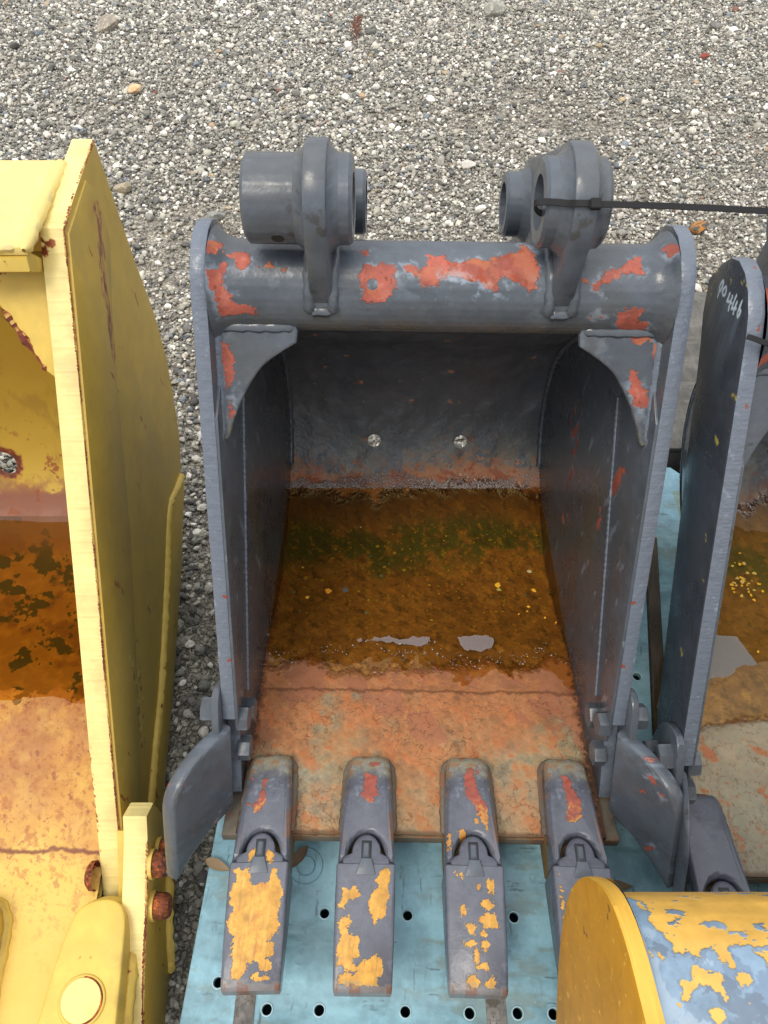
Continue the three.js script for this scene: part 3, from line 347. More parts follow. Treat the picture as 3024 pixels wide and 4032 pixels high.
M.edge = sheet(512, 512, [0.4, 0.4], (u, v, o) => { const a = u * 2.5, b = v * 2.5; greyBase(a, b, o, 0.5); mix(o, [124, 134, 150], 0.55); o.h += 0.05 * fb(a * 4, b * 26); mix(o, PALE, 0.35 * sstep(1.8, 2.6, fb(a * 9, b * 9 + 0.2))); const d = 2.75 - fb(a * 3, b * 3) - 0.3 * fb(a * 15, b * 15); if (d < 0) { mix(o, [150, 60, 42], 0.9 * sstep(0, -0.2, d)); o.h -= 0.1; } }, { bump: 0.0018, roughMap: true });
// the chalked number on the outer side of the right bucket's left plate, in metres of the plate's own drawing
const INK = [[[0.0003, 0.8298], [-0.0036, 0.829], [-0.0031, 0.824], [-0.0015, 0.816], [0.0016, 0.813], [0.0039, 0.8165], [0.0031, 0.8228], [0.0003, 0.8298]],[[0.0014, 0.8137], [0.0006, 0.8091], [0.0002, 0.804]],[[-0.0145, 0.8314], [-0.0096, 0.8248], [-0.0085, 0.8188], [-0.0129, 0.8175], [-0.0171, 0.8203], [-0.0189, 0.8248], [-0.0176, 0.8289], [-0.0145, 0.8314]],[[-0.0307, 0.8345], [-0.0305, 0.8288], [-0.0298, 0.822], [-0.0436, 0.8299]],[[-0.0398, 0.8366], [-0.04, 0.8291], [-0.0407, 0.8235], [-0.0422, 0.8179]],[[-0.0494, 0.8457], [-0.049, 0.8383], [-0.0487, 0.8258], [-0.0604, 0.8348]],[[-0.0571, 0.8423], [-0.0564, 0.8366], [-0.0569, 0.8319], [-0.0579, 0.8255]],[[-0.0684, 0.8535], [-0.0683, 0.8462], [-0.0678, 0.8398], [-0.0685, 0.8338], [-0.0722, 0.8322], [-0.0742, 0.8374], [-0.0744, 0.8427], [-0.0701, 0.8421], [-0.0682, 0.8396]]];
const outerInk = sheet(1024, 1024, [0.95, 0.92, -0.58, -0.03], (u, v, o) => {
  greyBase(u, v, o); o.r *= 0.80; o.g *= 0.80; o.b *= 0.82; let d = 1, wash = 0;
  for (const p of INK) for (let i = 0; i + 1 < p.length; i++) { d = Math.min(d, sdSeg(u, v, p[i], p[i + 1])); const mx = (p[i][0] + p[i + 1][0]) / 2, my = (p[i][1] + p[i + 1][1]) / 2, wx = Math.abs(u - mx), dy = my - v; if (dy > 0) wash = Math.max(wash, sstep(0.010, 0.002, wx) * sstep(0.14, 0.0, dy)); }
  mix(o, [126, 142, 152], 0.38 * wash * (0.7 + 0.3 * fb(u * 20, v * 2))); mix(o, [206, 222, 232], 0.92 * sstep(0.0026, 0.0014, d + 0.0003 * fb(u * 60, v * 60)));
  mix(o, [130, 122, 96], 0.5 * sstep(0.004, 0.001, Math.abs((u + 0.045) * 0.95 + (v - 0.55) * 0.06 - 0.004 * fb(0.2, v * 2))) * sstep(0.72, 0.6, v) * sstep(0.25, 0.5, v)); mix(o, [188, 172, 70], 0.9 * sstep(1.9, 2.5, fb(u * 9 + 0.31, v * 12)) * sstep(0.5, 1.4, fb(u * 4, v * 4))); mix(o, [150, 84, 40], sstep(0.005, 0.002, Math.hypot(u - 0.05, v - 0.62))); mix(o, [96, 100, 104], 0.3 * sstep(0.03, 0.0, Math.abs(fb(u * 1.1 + v * 0.4, v * 0.5))));
}, { bump: 0.0008, roughMap: true });

const BAND = [...SIDE.slice(0, 10), [0.945, 0.612], [0.93, 0.655], [0.905, 0.69], [0.60, 1.2185], [0.52, 1.305], [0.42, 1.323], ...SIDE.slice(-4)];
function greyBucket(o) {
  const t = thing('excavator_bucket', o.label, 'excavator bucket', W3(o.at[0], o.at[1], o.at[2]), o.group); t.rotation.set(o.turn[0], o.turn[1], o.turn[2]); const H = o.W / 2, IN = H - 0.02, put = (name, g, m, parent = t) => mesh(name, warp(g, splay), m, parent);
  const half = u => (IN - (o.tapered ? 0.15 * sstep(0.52, 1.0, u) : 0)) * (1 + warpK * (0.75 - u));
  const sh = bentSheet(SHELL, half, 0.014, o.holes.map(x => [x, 0.883, 0.0148]), { relief: (xf, s) => 0.0016 * fb(xf * 0.9, s * 2.2) + 0.0009 * fb(xf * 3.1, s * 8) });
  const shell = mesh('shell', sh.geo, [o.floor, M.grey], t); o.S = sh.S;
  put('cutting_edge', slab([[-H - 0.004, -0.20], [H + 0.004, -0.20], [H + 0.004, 0.0], [-H - 0.004, 0.0]], -0.036, -0.012, onLip, 0.002), o.lip, t);
  for (const s of [-1, 1]) {
    const g0 = plate(o.tapered ? BAND : SIDE, s < 0 ? -H : IN, s < 0 ? -IN : H, 0.0022), g = sideGroups(g0, n => (Math.abs(n.x) < 0.75 ? 2 : n.x * s > 0 ? 1 : 0));
    const p = put('side_plate', g, [s < 0 ? o.innerL : o.innerR, s < 0 ? o.outerL : M.grey, M.edge]);
    if (o.tapered) {                                                 // the wall slopes in from the thick band to the narrow floor
      const A = new THREE.CatmullRomCurve3([[0.40, 1.302], [0.46, 1.290], [0.595, 1.215], [0.70, 1.02], [0.80, 0.85], [0.895, 0.68]].map(([u, d]) => new THREE.Vector3(u, d, 0))), ps = [], us = [], ix = [], N = 48, K = 6;
      for (let i = 0; i <= N; i++) for (let k = 0; k <= K; k++) { const a = A.getPointAt(i / N), b = sh.curve.getPointAt(0.03 + 0.96 * i / N), t2 = k / K, xa = IN * (1 + warpK * (0.75 - a.x)), xb = half(b.x), v = L(s * (xa + (xb - xa) * t2), a.x + (b.x - a.x) * t2, a.y + (b.y - a.y) * t2); ps.push(v.x, v.y, v.z); us.push(U0 - v.z - 0.9, v.y); }
      for (let i = 0; i < N; i++) for (let k = 0; k < K; k++) { const a = i * (K + 1) + k; ix.push(a, a + 1, a + K + 2, a, a + K + 2, a + K + 1); }
      const gw = new THREE.BufferGeometry(); gw.setAttribute('position', new THREE.Float32BufferAttribute(ps, 3)); gw.setAttribute('uv', new THREE.Float32BufferAttribute(us, 2)); gw.setIndex(ix); gw.computeVertexNormals(); mesh('side_wall', gw, M.grey, t);
    }
    // stiffening band along the mouth, inside, with its weld
    const band = [[0.485, 1.160], [0.60, 0.941], [0.715, 0.722], [0.76, 0.70], [0.8586, 0.8066], [0.765, 0.928], [0.66, 1.063], [0.5527, 1.2017], [0.525, 1.225], [0.475, 1.20]];
    put('edge_band', plate(band, s < 0 ? -IN - 0.001 : IN - 0.0035, s < 0 ? -IN + 0.0035 : IN + 0.001, 0.001), s < 0 ? o.innerL : o.innerR, p);
    put('weld_bead', bead([[0.8586, 0.8066], [0.765, 0.928], [0.66, 1.063], [0.5527, 1.2017]].map(([u, d]) => L(s * (IN - 0.002), u, d)), 0.0038, 3 + s), M.edge, p);
    put('weld_bead', bead(SHELL.slice(9, 16).map(([u, d]) => L(s * (IN - (o.tapered ? 0.15 : 0) - 0.001), u - 0.004, d)), 0.007, 9 + s), M.grey, p);
    // corner gusset under the tube
    const b0 = [0.477, 1.14], onMouth = (x, n, q) => L(x, b0[0] + q * 0.498 + (0.028 - n) * 0.867, b0[1] - q * 0.867 + (0.028 - n) * 0.498);
    const arc = smooth([[-0.1855, 0.575], [-0.208, 0.561], [-0.2335, 0.541], [-0.2575, 0.504], [-0.2725, 0.470], [-0.2790, 0.448]], 20).map(([x, q]) => [x + (0.31 - H), q]), out = [[-IN + 0.0005, 0.598], [-0.187 + (0.31 - H), 0.602], [-0.1835 + (0.31 - H), 0.590], ...arc, [-0.2835 + (0.31 - H), 0.4415], [-IN + 0.002, 0.4435], [-IN + 0.0005, 0.452]];
    const gs = put('gusset', slab(s < 0 ? out : out.map(([x, q]) => [-x, q]), -0.014, 0, onMouth, 0.003), o.gusset[s < 0 ? 0 : 1]);
    put('weld_bead', bead([0, 0.25, 0.5, 0.75, 1].map(k => onMouth(s * (IN - 0.004 - k * 0.1), -0.0035, 0.595)), 0.0085, 21 + s, 8, 0.12), M.grey, gs);
    put('weld_bead', bead([0.445, 0.5, 0.55, 0.59].map(q => onMouth(s * (IN + 0.001), -0.003, q)), 0.0085, 31 + s, 8, 0.15), M.edge, gs);
    // side cutter with its bolts
    const fl = o.flare ?? 1, lx = x => (-0.302 + ((x - 0.06) / 1.03 - 0.012 + 0.302) * fl + (0.31 - H)) * -s;
    const C0 = [-0.238, 0.452, 1.172], C1 = [-0.0149, -0.5001, 0.8658], CN = [0.8381, -0.4786, -0.262], C2 = [-0.5454, -0.7217, -0.4263], onCut = (a, n, b) => { const [x, u, d] = [0, 1, 2].map(i => C0[i] + a * C1[i] + n * CN[i] + b * C2[i]); return L(lx(x), u, d); };
    const blade = [...smooth([[-0.020, -0.014], [-0.018, 0.012], [-0.012, 0.040], [0.000, 0.070], [0.018, 0.094], [0.046, 0.110], [0.095, 0.1125], [0.150, 0.1135], [0.186, 0.1145]], 30), [0.192, 0.1105], [0.188, 0.104], [0.166, 0.0765], [0.148, 0.0425], [0.141, 0.006], [0.130, -0.014]], cg = slab(blade, -0.026, 0, onCut, 0.007); { const p = cg.attributes.position, w = cg.attributes.uv; for (let i = 0; i < p.count; i++) w.setXY(i, -p.getZ(i), p.getY(i)); }
    const base = plate(smooth([[0.535, 1.125], [0.560, 1.18], [0.545, 1.27], [0.45, 1.313], [0.40, 1.295], [0.44, 1.19], [0.475, 1.13], [0.505, 1.105]], 40, true), s < 0 ? -H - 0.012 : H, s < 0 ? -H : H + 0.012, 0.003);
    const cut = put('side_cutter', joined([cg, base]), o.cutter[s < 0 ? 0 : 1]);
    for (const [u, d] of [[0.497, 1.182], [0.530, 1.225], [0.470, 1.238]]) { const g = hexBolt(0.0205, 0.017); g.rotateX(u * 20); if (s > 0) g.rotateY(Math.PI); g.translate(...L(s < 0 ? -IN : IN, u, d).toArray()); put('bolt_head', g, M.grey, cut); }
    for (const [u, d] of [[0.497, 1.150], [0.530, 1.225], [0.470, 1.238]]) { const g = hexBolt(0.0205, 0.020); g.rotateX(u * 31); if (s < 0) g.rotateY(Math.PI); g.translate(...L(s < 0 ? -H - 0.012 : H + 0.012, u, d).toArray()); put('nut', g, M.grey, cut); }
  }
  // the cross tube with flared welds, and its ears
  const rT = 0.0568, e = IN - 0.0005; put('cross_tube', turned([[-e, 0.073], [-e + 0.006, 0.068], [-e + 0.014, 0.0615], [-e + 0.022, 0.058], [-e + 0.03, rT], [-e * 0.5, rT], [0, rT], [e * 0.5, rT], [e - 0.03, rT], [e - 0.022, 0.058], [e - 0.014, 0.0615], [e - 0.006, 0.068], [e, 0.073]], ...TUBE, 72, VIEW_PHASE, rT), o.tube);
  const arc = (c, r, a0, a1, n = 16) => Array.from({ length: n + 1 }, (_, i) => { const a = (a0 + (a1 - a0) * i / n) * Math.PI / 180; return [c[0] + r * Math.cos(a), c[1] - r * Math.sin(a)]; });
  const EAR = [[0.8005, 0.612], [0.7935, 0.596], [0.778, 0.520], ...arc(BOSS1, 0.0665, 188, 62), [0.945, 0.475], ...arc(BOSS2, 0.062, 62, -30), [1.135, 0.78], [1.16, 0.90], [1.13, 0.905], [1.0, 0.755], [0.91, 0.655], [0.85, 0.60]];
  const ring = (c, x0, x1, R, r, ch = 0.004) => turned([[x0, r], [x0, R - ch], [x0 + ch, R], [x1 - ch, R], [x1, R - ch], [x1, r], [x0, r]], ...c, 56);
  const hole = c => circle(c[0], c[1], 0.031, 32);
  for (const s of [-1, 1]) {
    const xc = s * (o.earX ?? 0.150), ear = put('ear', plate(EAR, xc - 0.014, xc + 0.014, 0.005, [hole(BOSS1), hole(BOSS2)]), M.grey); const inn = -s;
    const span = (a, b) => [Math.min(a, b), Math.max(a, b)];
    const outLen = s < 0 ? 0.071 : 0.020, [p0, p1] = span(xc + s * 0.0135, xc + s * (0.014 + outLen)), [q0, q1] = span(xc - s * 0.0135, xc - s * 0.041);
    for (const [x0, x1] of [[p0, p1], [q0, q1]]) {
      const side = x0 > xc ? 1 : -1, bs = put('pin_boss', ring(BOSS1, x0, x1, 0.0505, 0.031), s > 0 && x1 < xc ? o.bossFace : M.grey, ear);
      const w = xc + side * 0.0135; put('weld_fillet', turned([[w, 0.062], [w + side * 0.004, 0.056], [w + side * 0.010, 0.0515], [w + side * 0.014, 0.0495]], ...BOSS1, 48), M.grey, bs);
      if (s < 0 && x1 < xc) { const g = new THREE.CylinderGeometry(0.0075, 0.0075, 0.003, 24), rim = new THREE.TorusGeometry(0.0078, 0.0008, 6, 28).rotateX(Math.PI / 2), dir = new THREE.Vector3(0, -0.47, 0.883), qn = new THREE.Quaternion().setFromUnitVectors(new THREE.Vector3(0, 1, 0), dir), v = L(-0.196, BOSS1[0], BOSS1[1]).addScaledVector(dir, 0.0493); for (const k of [g, rim]) { k.applyQuaternion(qn); k.translate(v.x, v.y, v.z); } put('bolt_hole', boxUV(clean(g)), M.hole, bs); put('bolt_hole_rim', boxUV(clean(rim)), M.grey, bs); }
    }
    for (const [x0, x1] of [span(xc + s * 0.0135, xc + s * 0.034), span(xc - s * 0.0135, xc - s * 0.047)]) { put('pin_boss', ring(BOSS2, x0, x1, 0.045, 0.030), x1 < xc === s > 0 ? o.bossFace : M.grey, ear); const side = x0 > xc ? 1 : -1, w = xc + side * 0.0135; put('weld_fillet', turned([[w, 0.056], [w + side * 0.005, 0.0495], [w + side * 0.012, 0.0445]], ...BOSS2, 48), M.grey, ear); }
    for (const side of [-1, 1]) put('weld_bead', bead(Array.from({ length: 14 }, (_, i) => { const a = (-26 + i * 8.5) * Math.PI / 180; return L(xc + side * 0.0150, TUBE[0] - (rT - 0.001) * Math.cos(a + 0.42), TUBE[1] - (rT - 0.001) * Math.sin(a + 0.42)); }), 0.0078, 50 + side, 8, 0.12), M.grey, ear);
    put('weld_bead', bead([-1, -0.4, 0.4, 1].map(k => L(xc + k * 0.015, TUBE[0] - (rT - 0.002) * Math.cos(0.02), TUBE[1] - (rT - 0.002) * Math.sin(0.02))), 0.0078, 60 + s, 8, 0.1), M.grey, ear);
  }
  // teeth in their adapters
  o.teeth.forEach(([x, yaw, am, tm], i) => {
    const c = Math.cos(yaw), sn = Math.sin(yaw), at = (px, n, f) => onLip(x + px * c + (f - 0.06) * sn, n, f - px * sn), arch = (r, f0, f1) => Array.from({ length: 15 }, (_, k) => { const a = Math.PI * k / 14; return [r * Math.cos(a), f0 - (f0 - f1) * Math.sin(a)]; });
    const outline = [[0.0415, 0.058], [0.0405, 0.02], [0.037, -0.06], [0.0335, -0.108], [0.030, -0.117], [0.024, -0.121], [-0.024, -0.121], [-0.030, -0.117], [-0.0335, -0.108], [-0.037, -0.06], [-0.0405, 0.02], [-0.0415, 0.058], [-0.0355, 0.0585], ...arch(0.0285, 0.052, 0.012).reverse(), [0.0355, 0.0585]];
    const top = slab(outline, -0.004, 0.047, at, 0.009); warp(top, () => {});
    { const p = top.attributes.position, q = new THREE.Vector3(); for (let k = 0; k < p.count; k++) { q.fromBufferAttribute(p, k); const f = top.attributes.uv.getY(k), n = (U0 - q.z - lipO[0]) * lipN[0] + (D0 - q.y - lipO[1]) * lipN[1], lift = 1 - 0.42 * (0.06 - f) / 0.18; if (n > 0.004) { const dn = n * (lift - 1); q.y -= dn * lipN[1]; q.z -= dn * lipN[0]; p.setXYZ(k, q.x, q.y, q.z); } } }
    const ad = put('tooth_adapter', top, am); put('weld_bead', bead([[-0.040, 0.0], [-0.0385, -0.06], [-0.0345, -0.112], [-0.024, -0.1235], [0, -0.124], [0.024, -0.1235], [0.0345, -0.112], [0.0385, -0.06], [0.040, 0.0]].map(([px, f]) => at(px, 0.0025, f)), 0.006, 70 + i, 8, 0.25), o.lip, ad);
    put('adapter_nose', loft([{ f: -0.10, w: 0.066, a: -0.055, b: -0.03, r: 0.006 }, { f: 0.0, w: 0.080, a: -0.058, b: -0.002, r: 0.008 }, { f: 0.05, w: 0.080, a: -0.05, b: 0.016, r: 0.008 }, { f: 0.062, w: 0.070, a: -0.04, b: 0.014, r: 0.006 }], at), M.nose, ad);
    const body = loft([{ f: 0.061, w: 0.083, a: -0.034, b: 0.046, r: 0.004 }, { f: 0.064, w: 0.086, a: -0.036, b: 0.0495, r: 0.006 }, { f: 0.11, w: 0.0855, a: -0.030, b: 0.040, r: 0.006 }, { f: 0.17, w: 0.083, a: -0.024, b: 0.026, r: 0.005 }, { f: 0.219, w: 0.080, a: -0.018, b: 0.012, r: 0.004 }, { f: 0.224, w: 0.077, a: -0.015, b: 0.008, r: 0.003 }], at, 4);
    const tongue = slab([[0.0352, 0.070], [0.0342, 0.0545], [0.0295, 0.050], ...arch(0.0215, 0.046, 0.018), [-0.0295, 0.050], [-0.0342, 0.0545], [-0.0352, 0.070]], 0.008, 0.0475, at, 0.0035);
    const th = put('tooth', joined([body, tongue]), tm);
    put('lock_slot', slab([[-0.0075, 0.028], [0.0075, 0.028], [0.0075, 0.058], [-0.0075, 0.058]], 0.03, 0.0482, at, 0.0006), M.rubber, th); put('lock_pin', loft([{ f: 0.031, w: 0.010, a: 0.035, b: 0.0495, r: 0.0035 }, { f: 0.034, w: 0.0105, a: 0.035, b: 0.0525, r: 0.0035 }, { f: 0.051, w: 0.0105, a: 0.035, b: 0.0525, r: 0.0035 }, { f: 0.055, w: 0.0095, a: 0.035, b: 0.0490, r: 0.003 }], at), M.grey, th);
    put('lock_ramp', loft([{ f: 0.057, w: 0.016, a: 0.036, b: 0.0545, r: 0.0015 }, { f: 0.067, w: 0.022, a: 0.036, b: 0.0535, r: 0.0015 }, { f: 0.078, w: 0.029, a: 0.036, b: 0.0475, r: 0.001 }], at), M.grey, th);
  });
  return t;
}
const floorA = sheet(768, 2048, [0.64, 1.7, -0.32, 0], floorPaint({ near: 0.322, far: 0.766, rust: 1, clear: 0, half: 0.29 }), { bump: 0.0035, roughMap: true });
const floorB = sheet(512, 1024, [0.84, 1.7, -0.42, 0], floorPaint({ near: 0.262, far: 0.775, rust: 0.28, clear: 0.4, half: 0.40, spots: true }), { bump: 0.003, roughMap: true });
M.lipEdge = sheet(256, 128, [0.7, 0.3, -0.35, -0.22], (u, v, o) => { o.r = 112; o.g = 104; o.b = 90; mix(o, [140, 84, 52], 0.7 * sstep(0.2, 1.6, fb(u * 6, v * 6))); mix(o, [74, 70, 66], 0.5 * sstep(0.3, 1.6, fb(u * 3 + 0.5, v * 3))); o.h = 0.5 + 0.1 * fb(u * 20, v * 20); }, { bump: 0.002, rough: 0.75 });
M.bossFace = sheet(256, 256, [0.2, 0.4, -0.1, -0.2], (u, v, o) => { greyBase(u, v, o); }, { bump: 0.001, roughMap: true });
const cutterMat = [chipMat(384, 512, [0.3, 0.36, -0.7, 0.0], [], [[-590, 262, 4, 4], [-520, 254, 3, 4], [-640, 150, 4, 16], [-540, 130, 10, 5], [-500, 112, 12, 5], [-620, 200, 3, 5]], (u, v, o) => { mix(o, [78, 76, 76], 0.35 * sstep(0, 1.6, fb(u * 6, v * 6))); mix(o, [196, 172, 96], 0.8 * sstep(1.7, 2.3, fb(u * 26, v * 26)) * sstep(-0.57, -0.62, u)); }),
  chipMat(384, 512, [0.3, 0.36, -0.7, 0.0], [], [[-474, 272, 6, 12], [-500, 250, 8, 7], [-520, 246, 3, 4], [-505, 215, 3, 4], [-570, 150, 3, 8], [-550, 128, 6, 3], [-610, 172, 3, 8]], (u, v, o) => { mix(o, [78, 76, 76], 0.35 * sstep(0, 1.6, fb(u * 6, v * 6))); })];
greyBucket({ W: 0.62, at: [0.066, 0.9, 1.41], turn: [0, -0.013, -0.008], label: 'slate grey bucket with four teeth holding brown water, in the middle', group: 'slate grey excavator buckets on the blue pallet',
  holes: [-0.093, 0.101], floor: floorA, lip: M.lipEdge, innerL, innerR, outerL: M.grey, gusset: gussetMat, cutter: cutterMat, tube: M.tube, bossFace: M.bossFace,
  teeth: [[-0.2395, 0.035, adapterMat[0], toothMat[0]], [-0.0835, 0.0, adapterMat[1], toothMat[1]], [0.0745, -0.012, adapterMat[2], toothMat[2]], [0.232, -0.035, adapterMat[3], toothMat[3]]] });
greyBucket({ W: 0.80, at: [0.878, 0.84, 1.374], turn: [0.03, 0, 0.075], earX: 0.245, tapered: true, flare: 0.3, label: 'slate grey bucket with a chalked number on its side, cut off by the right edge', group: 'slate grey excavator buckets on the blue pallet',
  holes: [-0.030, 0.12], floor: floorB, lip: M.lipEdge, innerL: M.grey, innerR: M.grey, outerL: outerInk, gusset: [M.grey, M.grey], cutter: [M.grey, M.grey], tube: M.tube, bossFace: M.bossFace,
  teeth: [[-0.345, 0.0, plainTooth, plainTooth], [-0.106, 0.0, plainTooth, plainTooth], [0.106, 0.0, plainTooth, plainTooth], [0.318, 0.0, plainTooth, plainTooth]] });
// standing water, with a slight swell at the rim
function pool(label, xc, half, u0, u1, d, mat, seed, rim = u0) {
  const N = 220, K = 220, pos = [], idx = []; for (let i = 0; i <= N; i++) for (let k = 0; k <= K; k++) { const u = u0 + (u1 - u0) * i / N, x = (k / K * 2 - 1) * half(u), p = W3(xc + x, u, d); const edge = Math.max(sstep(0.045, 0.0, half(u) - Math.abs(x)) * 0.8, sstep(rim + 0.055, rim, u)); pos.push(p.x - xc, 0.0003 * fb(x * 1.4 + seed, u * 1.4) + edge * 0.0011 * fb(x * 3.3, u * 5 + seed), -u + (u0 + u1) / 2); }
  for (let i = 0; i < N; i++) for (let k = 0; k < K; k++) { const a = i * (K + 1) + k; idx.push(a, a + 1, a + K + 2, a, a + K + 2, a + K + 1); }
  const g = new THREE.BufferGeometry(); g.setAttribute('position', new THREE.Float32BufferAttribute(pos, 3)); g.setIndex(idx); g.computeVertexNormals(); const m = mesh('water', boxUV(g), mat); m.position.copy(W3(xc, (u0 + u1) / 2, d)); m.userData = { kind: 'structure', label }; return m;
}
pool('brown rainwater standing in the middle grey bucket', 0.0667, u => 0.291 * (1 + warpK * (0.75 - u)) + 0.0005, 0.60, 1.15, 1.3335, M.water, 0.1, 0.675);
const clearer = M.water.clone(); clearer.color.setRGB(0.86, 0.78, 0.56);
pool('shallow rainwater standing in the right grey bucket', 0.874, u => (0.383 - 0.15 * sstep(0.52, 1.0, u)) * (1 + warpK * (0.75 - u)), 0.52, 1.10, 1.332, clearer, 0.5);


// ------------------------------------------------------------------ the big yellow bucket on the left
const CREAM = [216, 194, 116];
const yellowBase = (u, v, o) => { o.r = 206; o.g = 176; o.b = 80; const n = fb(u * 1.7, v * 1.7), f = fb(u * 9, v * 9); const k = 1 + 0.02 * n + 0.015 * f; o.r *= k; o.g *= k; o.b *= k; mix(o, CREAM, 0.25 * sstep(-1.4, 2.2, fb(u * 1.1 + 0.4, v * 1.1))); o.h = 0.5 + 0.03 * f; };
const rustSpot = (o, a, f) => { mix(o, [150, 82, 40], Math.min(1, a * 1.4)); mix(o, [98, 42, 28], sstep(0.4, 1, a) * (0.6 + 0.3 * f)); };
M.yellow = sheet(512, 512, [0.9, 0.9], (u, v, o) => { const a = u / 0.9, b = v / 0.9; yellowBase(a, b, o); mix(o, [170, 140, 70], 0.4 * sstep(0.9, 2.2, fb(a * 3, b * 3 + 0.2))); rustSpot(o, sstep(2.15, 2.7, fb(a * 8 + 0.3, b * 8)), 0.3); }, { bump: 0.0008, rough: 0.48 });
// flame-cut edge: fine lines across, rust along both arrises
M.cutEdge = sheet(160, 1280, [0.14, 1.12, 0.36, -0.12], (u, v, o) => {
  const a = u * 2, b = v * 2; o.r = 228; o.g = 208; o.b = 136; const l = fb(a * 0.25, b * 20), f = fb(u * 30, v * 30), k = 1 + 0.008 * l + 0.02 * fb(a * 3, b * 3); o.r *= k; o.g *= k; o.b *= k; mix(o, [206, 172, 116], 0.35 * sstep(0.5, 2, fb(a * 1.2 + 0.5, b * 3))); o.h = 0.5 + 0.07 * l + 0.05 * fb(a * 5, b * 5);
  mix(o, [176, 120, 92], 0.45 * sstep(0.014, 0.002, Math.abs(u - 0.418 - 0.003 * fb(0.3, v * 3))) * sstep(0.42, 0.66, v) * sstep(0.74, 0.70, v)); const d = Math.min(Math.hypot((u - 0.414) * 0.9, (v - 0.722) * 0.6) - 0.005, Math.hypot(u - 0.437, v - 0.768) - 0.006, sdSeg(u, v, [0.412, 0.782], [0.448, 0.776]) - 0.0015, sdSeg(u, v, [0.414, 0.462], [0.428, 0.428]) - 0.0008, sdSeg(u, v, [0.404, 0.300], [0.406, 0.250]) - 0.001, sdSeg(u, v, [0.431, 0.21], [0.434, 0.10]) - 0.001) + 0.0022 * f;
  rustSpot(o, sstep(0.003, -0.001, d), f); rustSpot(o, 0.9 * sstep(1.7, 2.4, f) * sstep(0.012, 0.0, Math.min(Math.abs(u - 0.405), Math.abs(u - 0.440)) + 0.004) * sstep(0.35, 0.1, v), f);
}, { bump: 0.002, rough: 0.5 });
M.rustEdge = sheet(128, 256, [0.3, 0.6], (u, v, o) => { const a = u / 0.3, b = v / 0.6, n = fb(a, b * 3), f = fb(a * 3, b * 9); o.r = 196; o.g = 160; o.b = 92; rustSpot(o, sstep(-0.9, 0.5, n + 0.6 * f), f); o.h = 0.5 + 0.15 * f; }, { bump: 0.002, rough: 0.85 });
const STREAK = [[0.235, 0.735], [0.223, 0.726], [0.170, 0.659], [0.121, 0.585], [0.10, 0.555]];
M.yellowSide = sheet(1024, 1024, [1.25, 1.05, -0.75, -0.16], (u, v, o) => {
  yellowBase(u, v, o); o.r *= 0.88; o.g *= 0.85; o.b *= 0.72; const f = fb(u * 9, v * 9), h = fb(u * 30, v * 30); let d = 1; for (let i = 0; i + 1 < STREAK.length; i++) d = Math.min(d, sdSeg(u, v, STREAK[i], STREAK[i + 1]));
  { const q = (u - 0.03) * 0.6 + (v - 0.43) * 0.8, l = fb(u * 14 + q * 6, q * 3); const a = sstep(0.020, 0.006, d + 0.004 * f) * sstep(-0.5, 0.6, fb((u * 0.78 - v * 0.62) * 40, (u * 0.62 + v * 0.78) * 12)); rustSpot(o, a, h); if (a < 0.3) mix(o, [176, 132, 48], 0.5 * sstep(0.018, 0.006, d)); }
  for (const [a, b] of [[[-0.33, 0.13], [-0.38, 0.055]], [[-0.30, 0.15], [-0.365, 0.04]], [[-0.28, 0.2], [-0.30, 0.17]], [[-0.26, 0.16], [-0.33, 0.07]]]) { const s = sdSeg(u, v, a, b); rustSpot(o, sstep(0.006, 0.001, s + 0.002 * f) * sstep(0.1, 0.9, fb(u * 21, v * 21)), h); mix(o, CREAM, 0.7 * sstep(0.012, 0.004, s + 0.004 * h) * sstep(0.5, 1.2, fb(u * 15 + 0.4, v * 15))); }
  mix(o, [150, 132, 84], 0.25 * sstep(0.2, 2.4, fb(u * 2.2, v * 1.1 + 0.3))); rustSpot(o, 0.7 * sstep(2.75, 3.1, fb(u * 14, v * 5 + 0.6)), h); o.ro = 0.42;
}, { bump: 0.0009, rough: 0.45 });
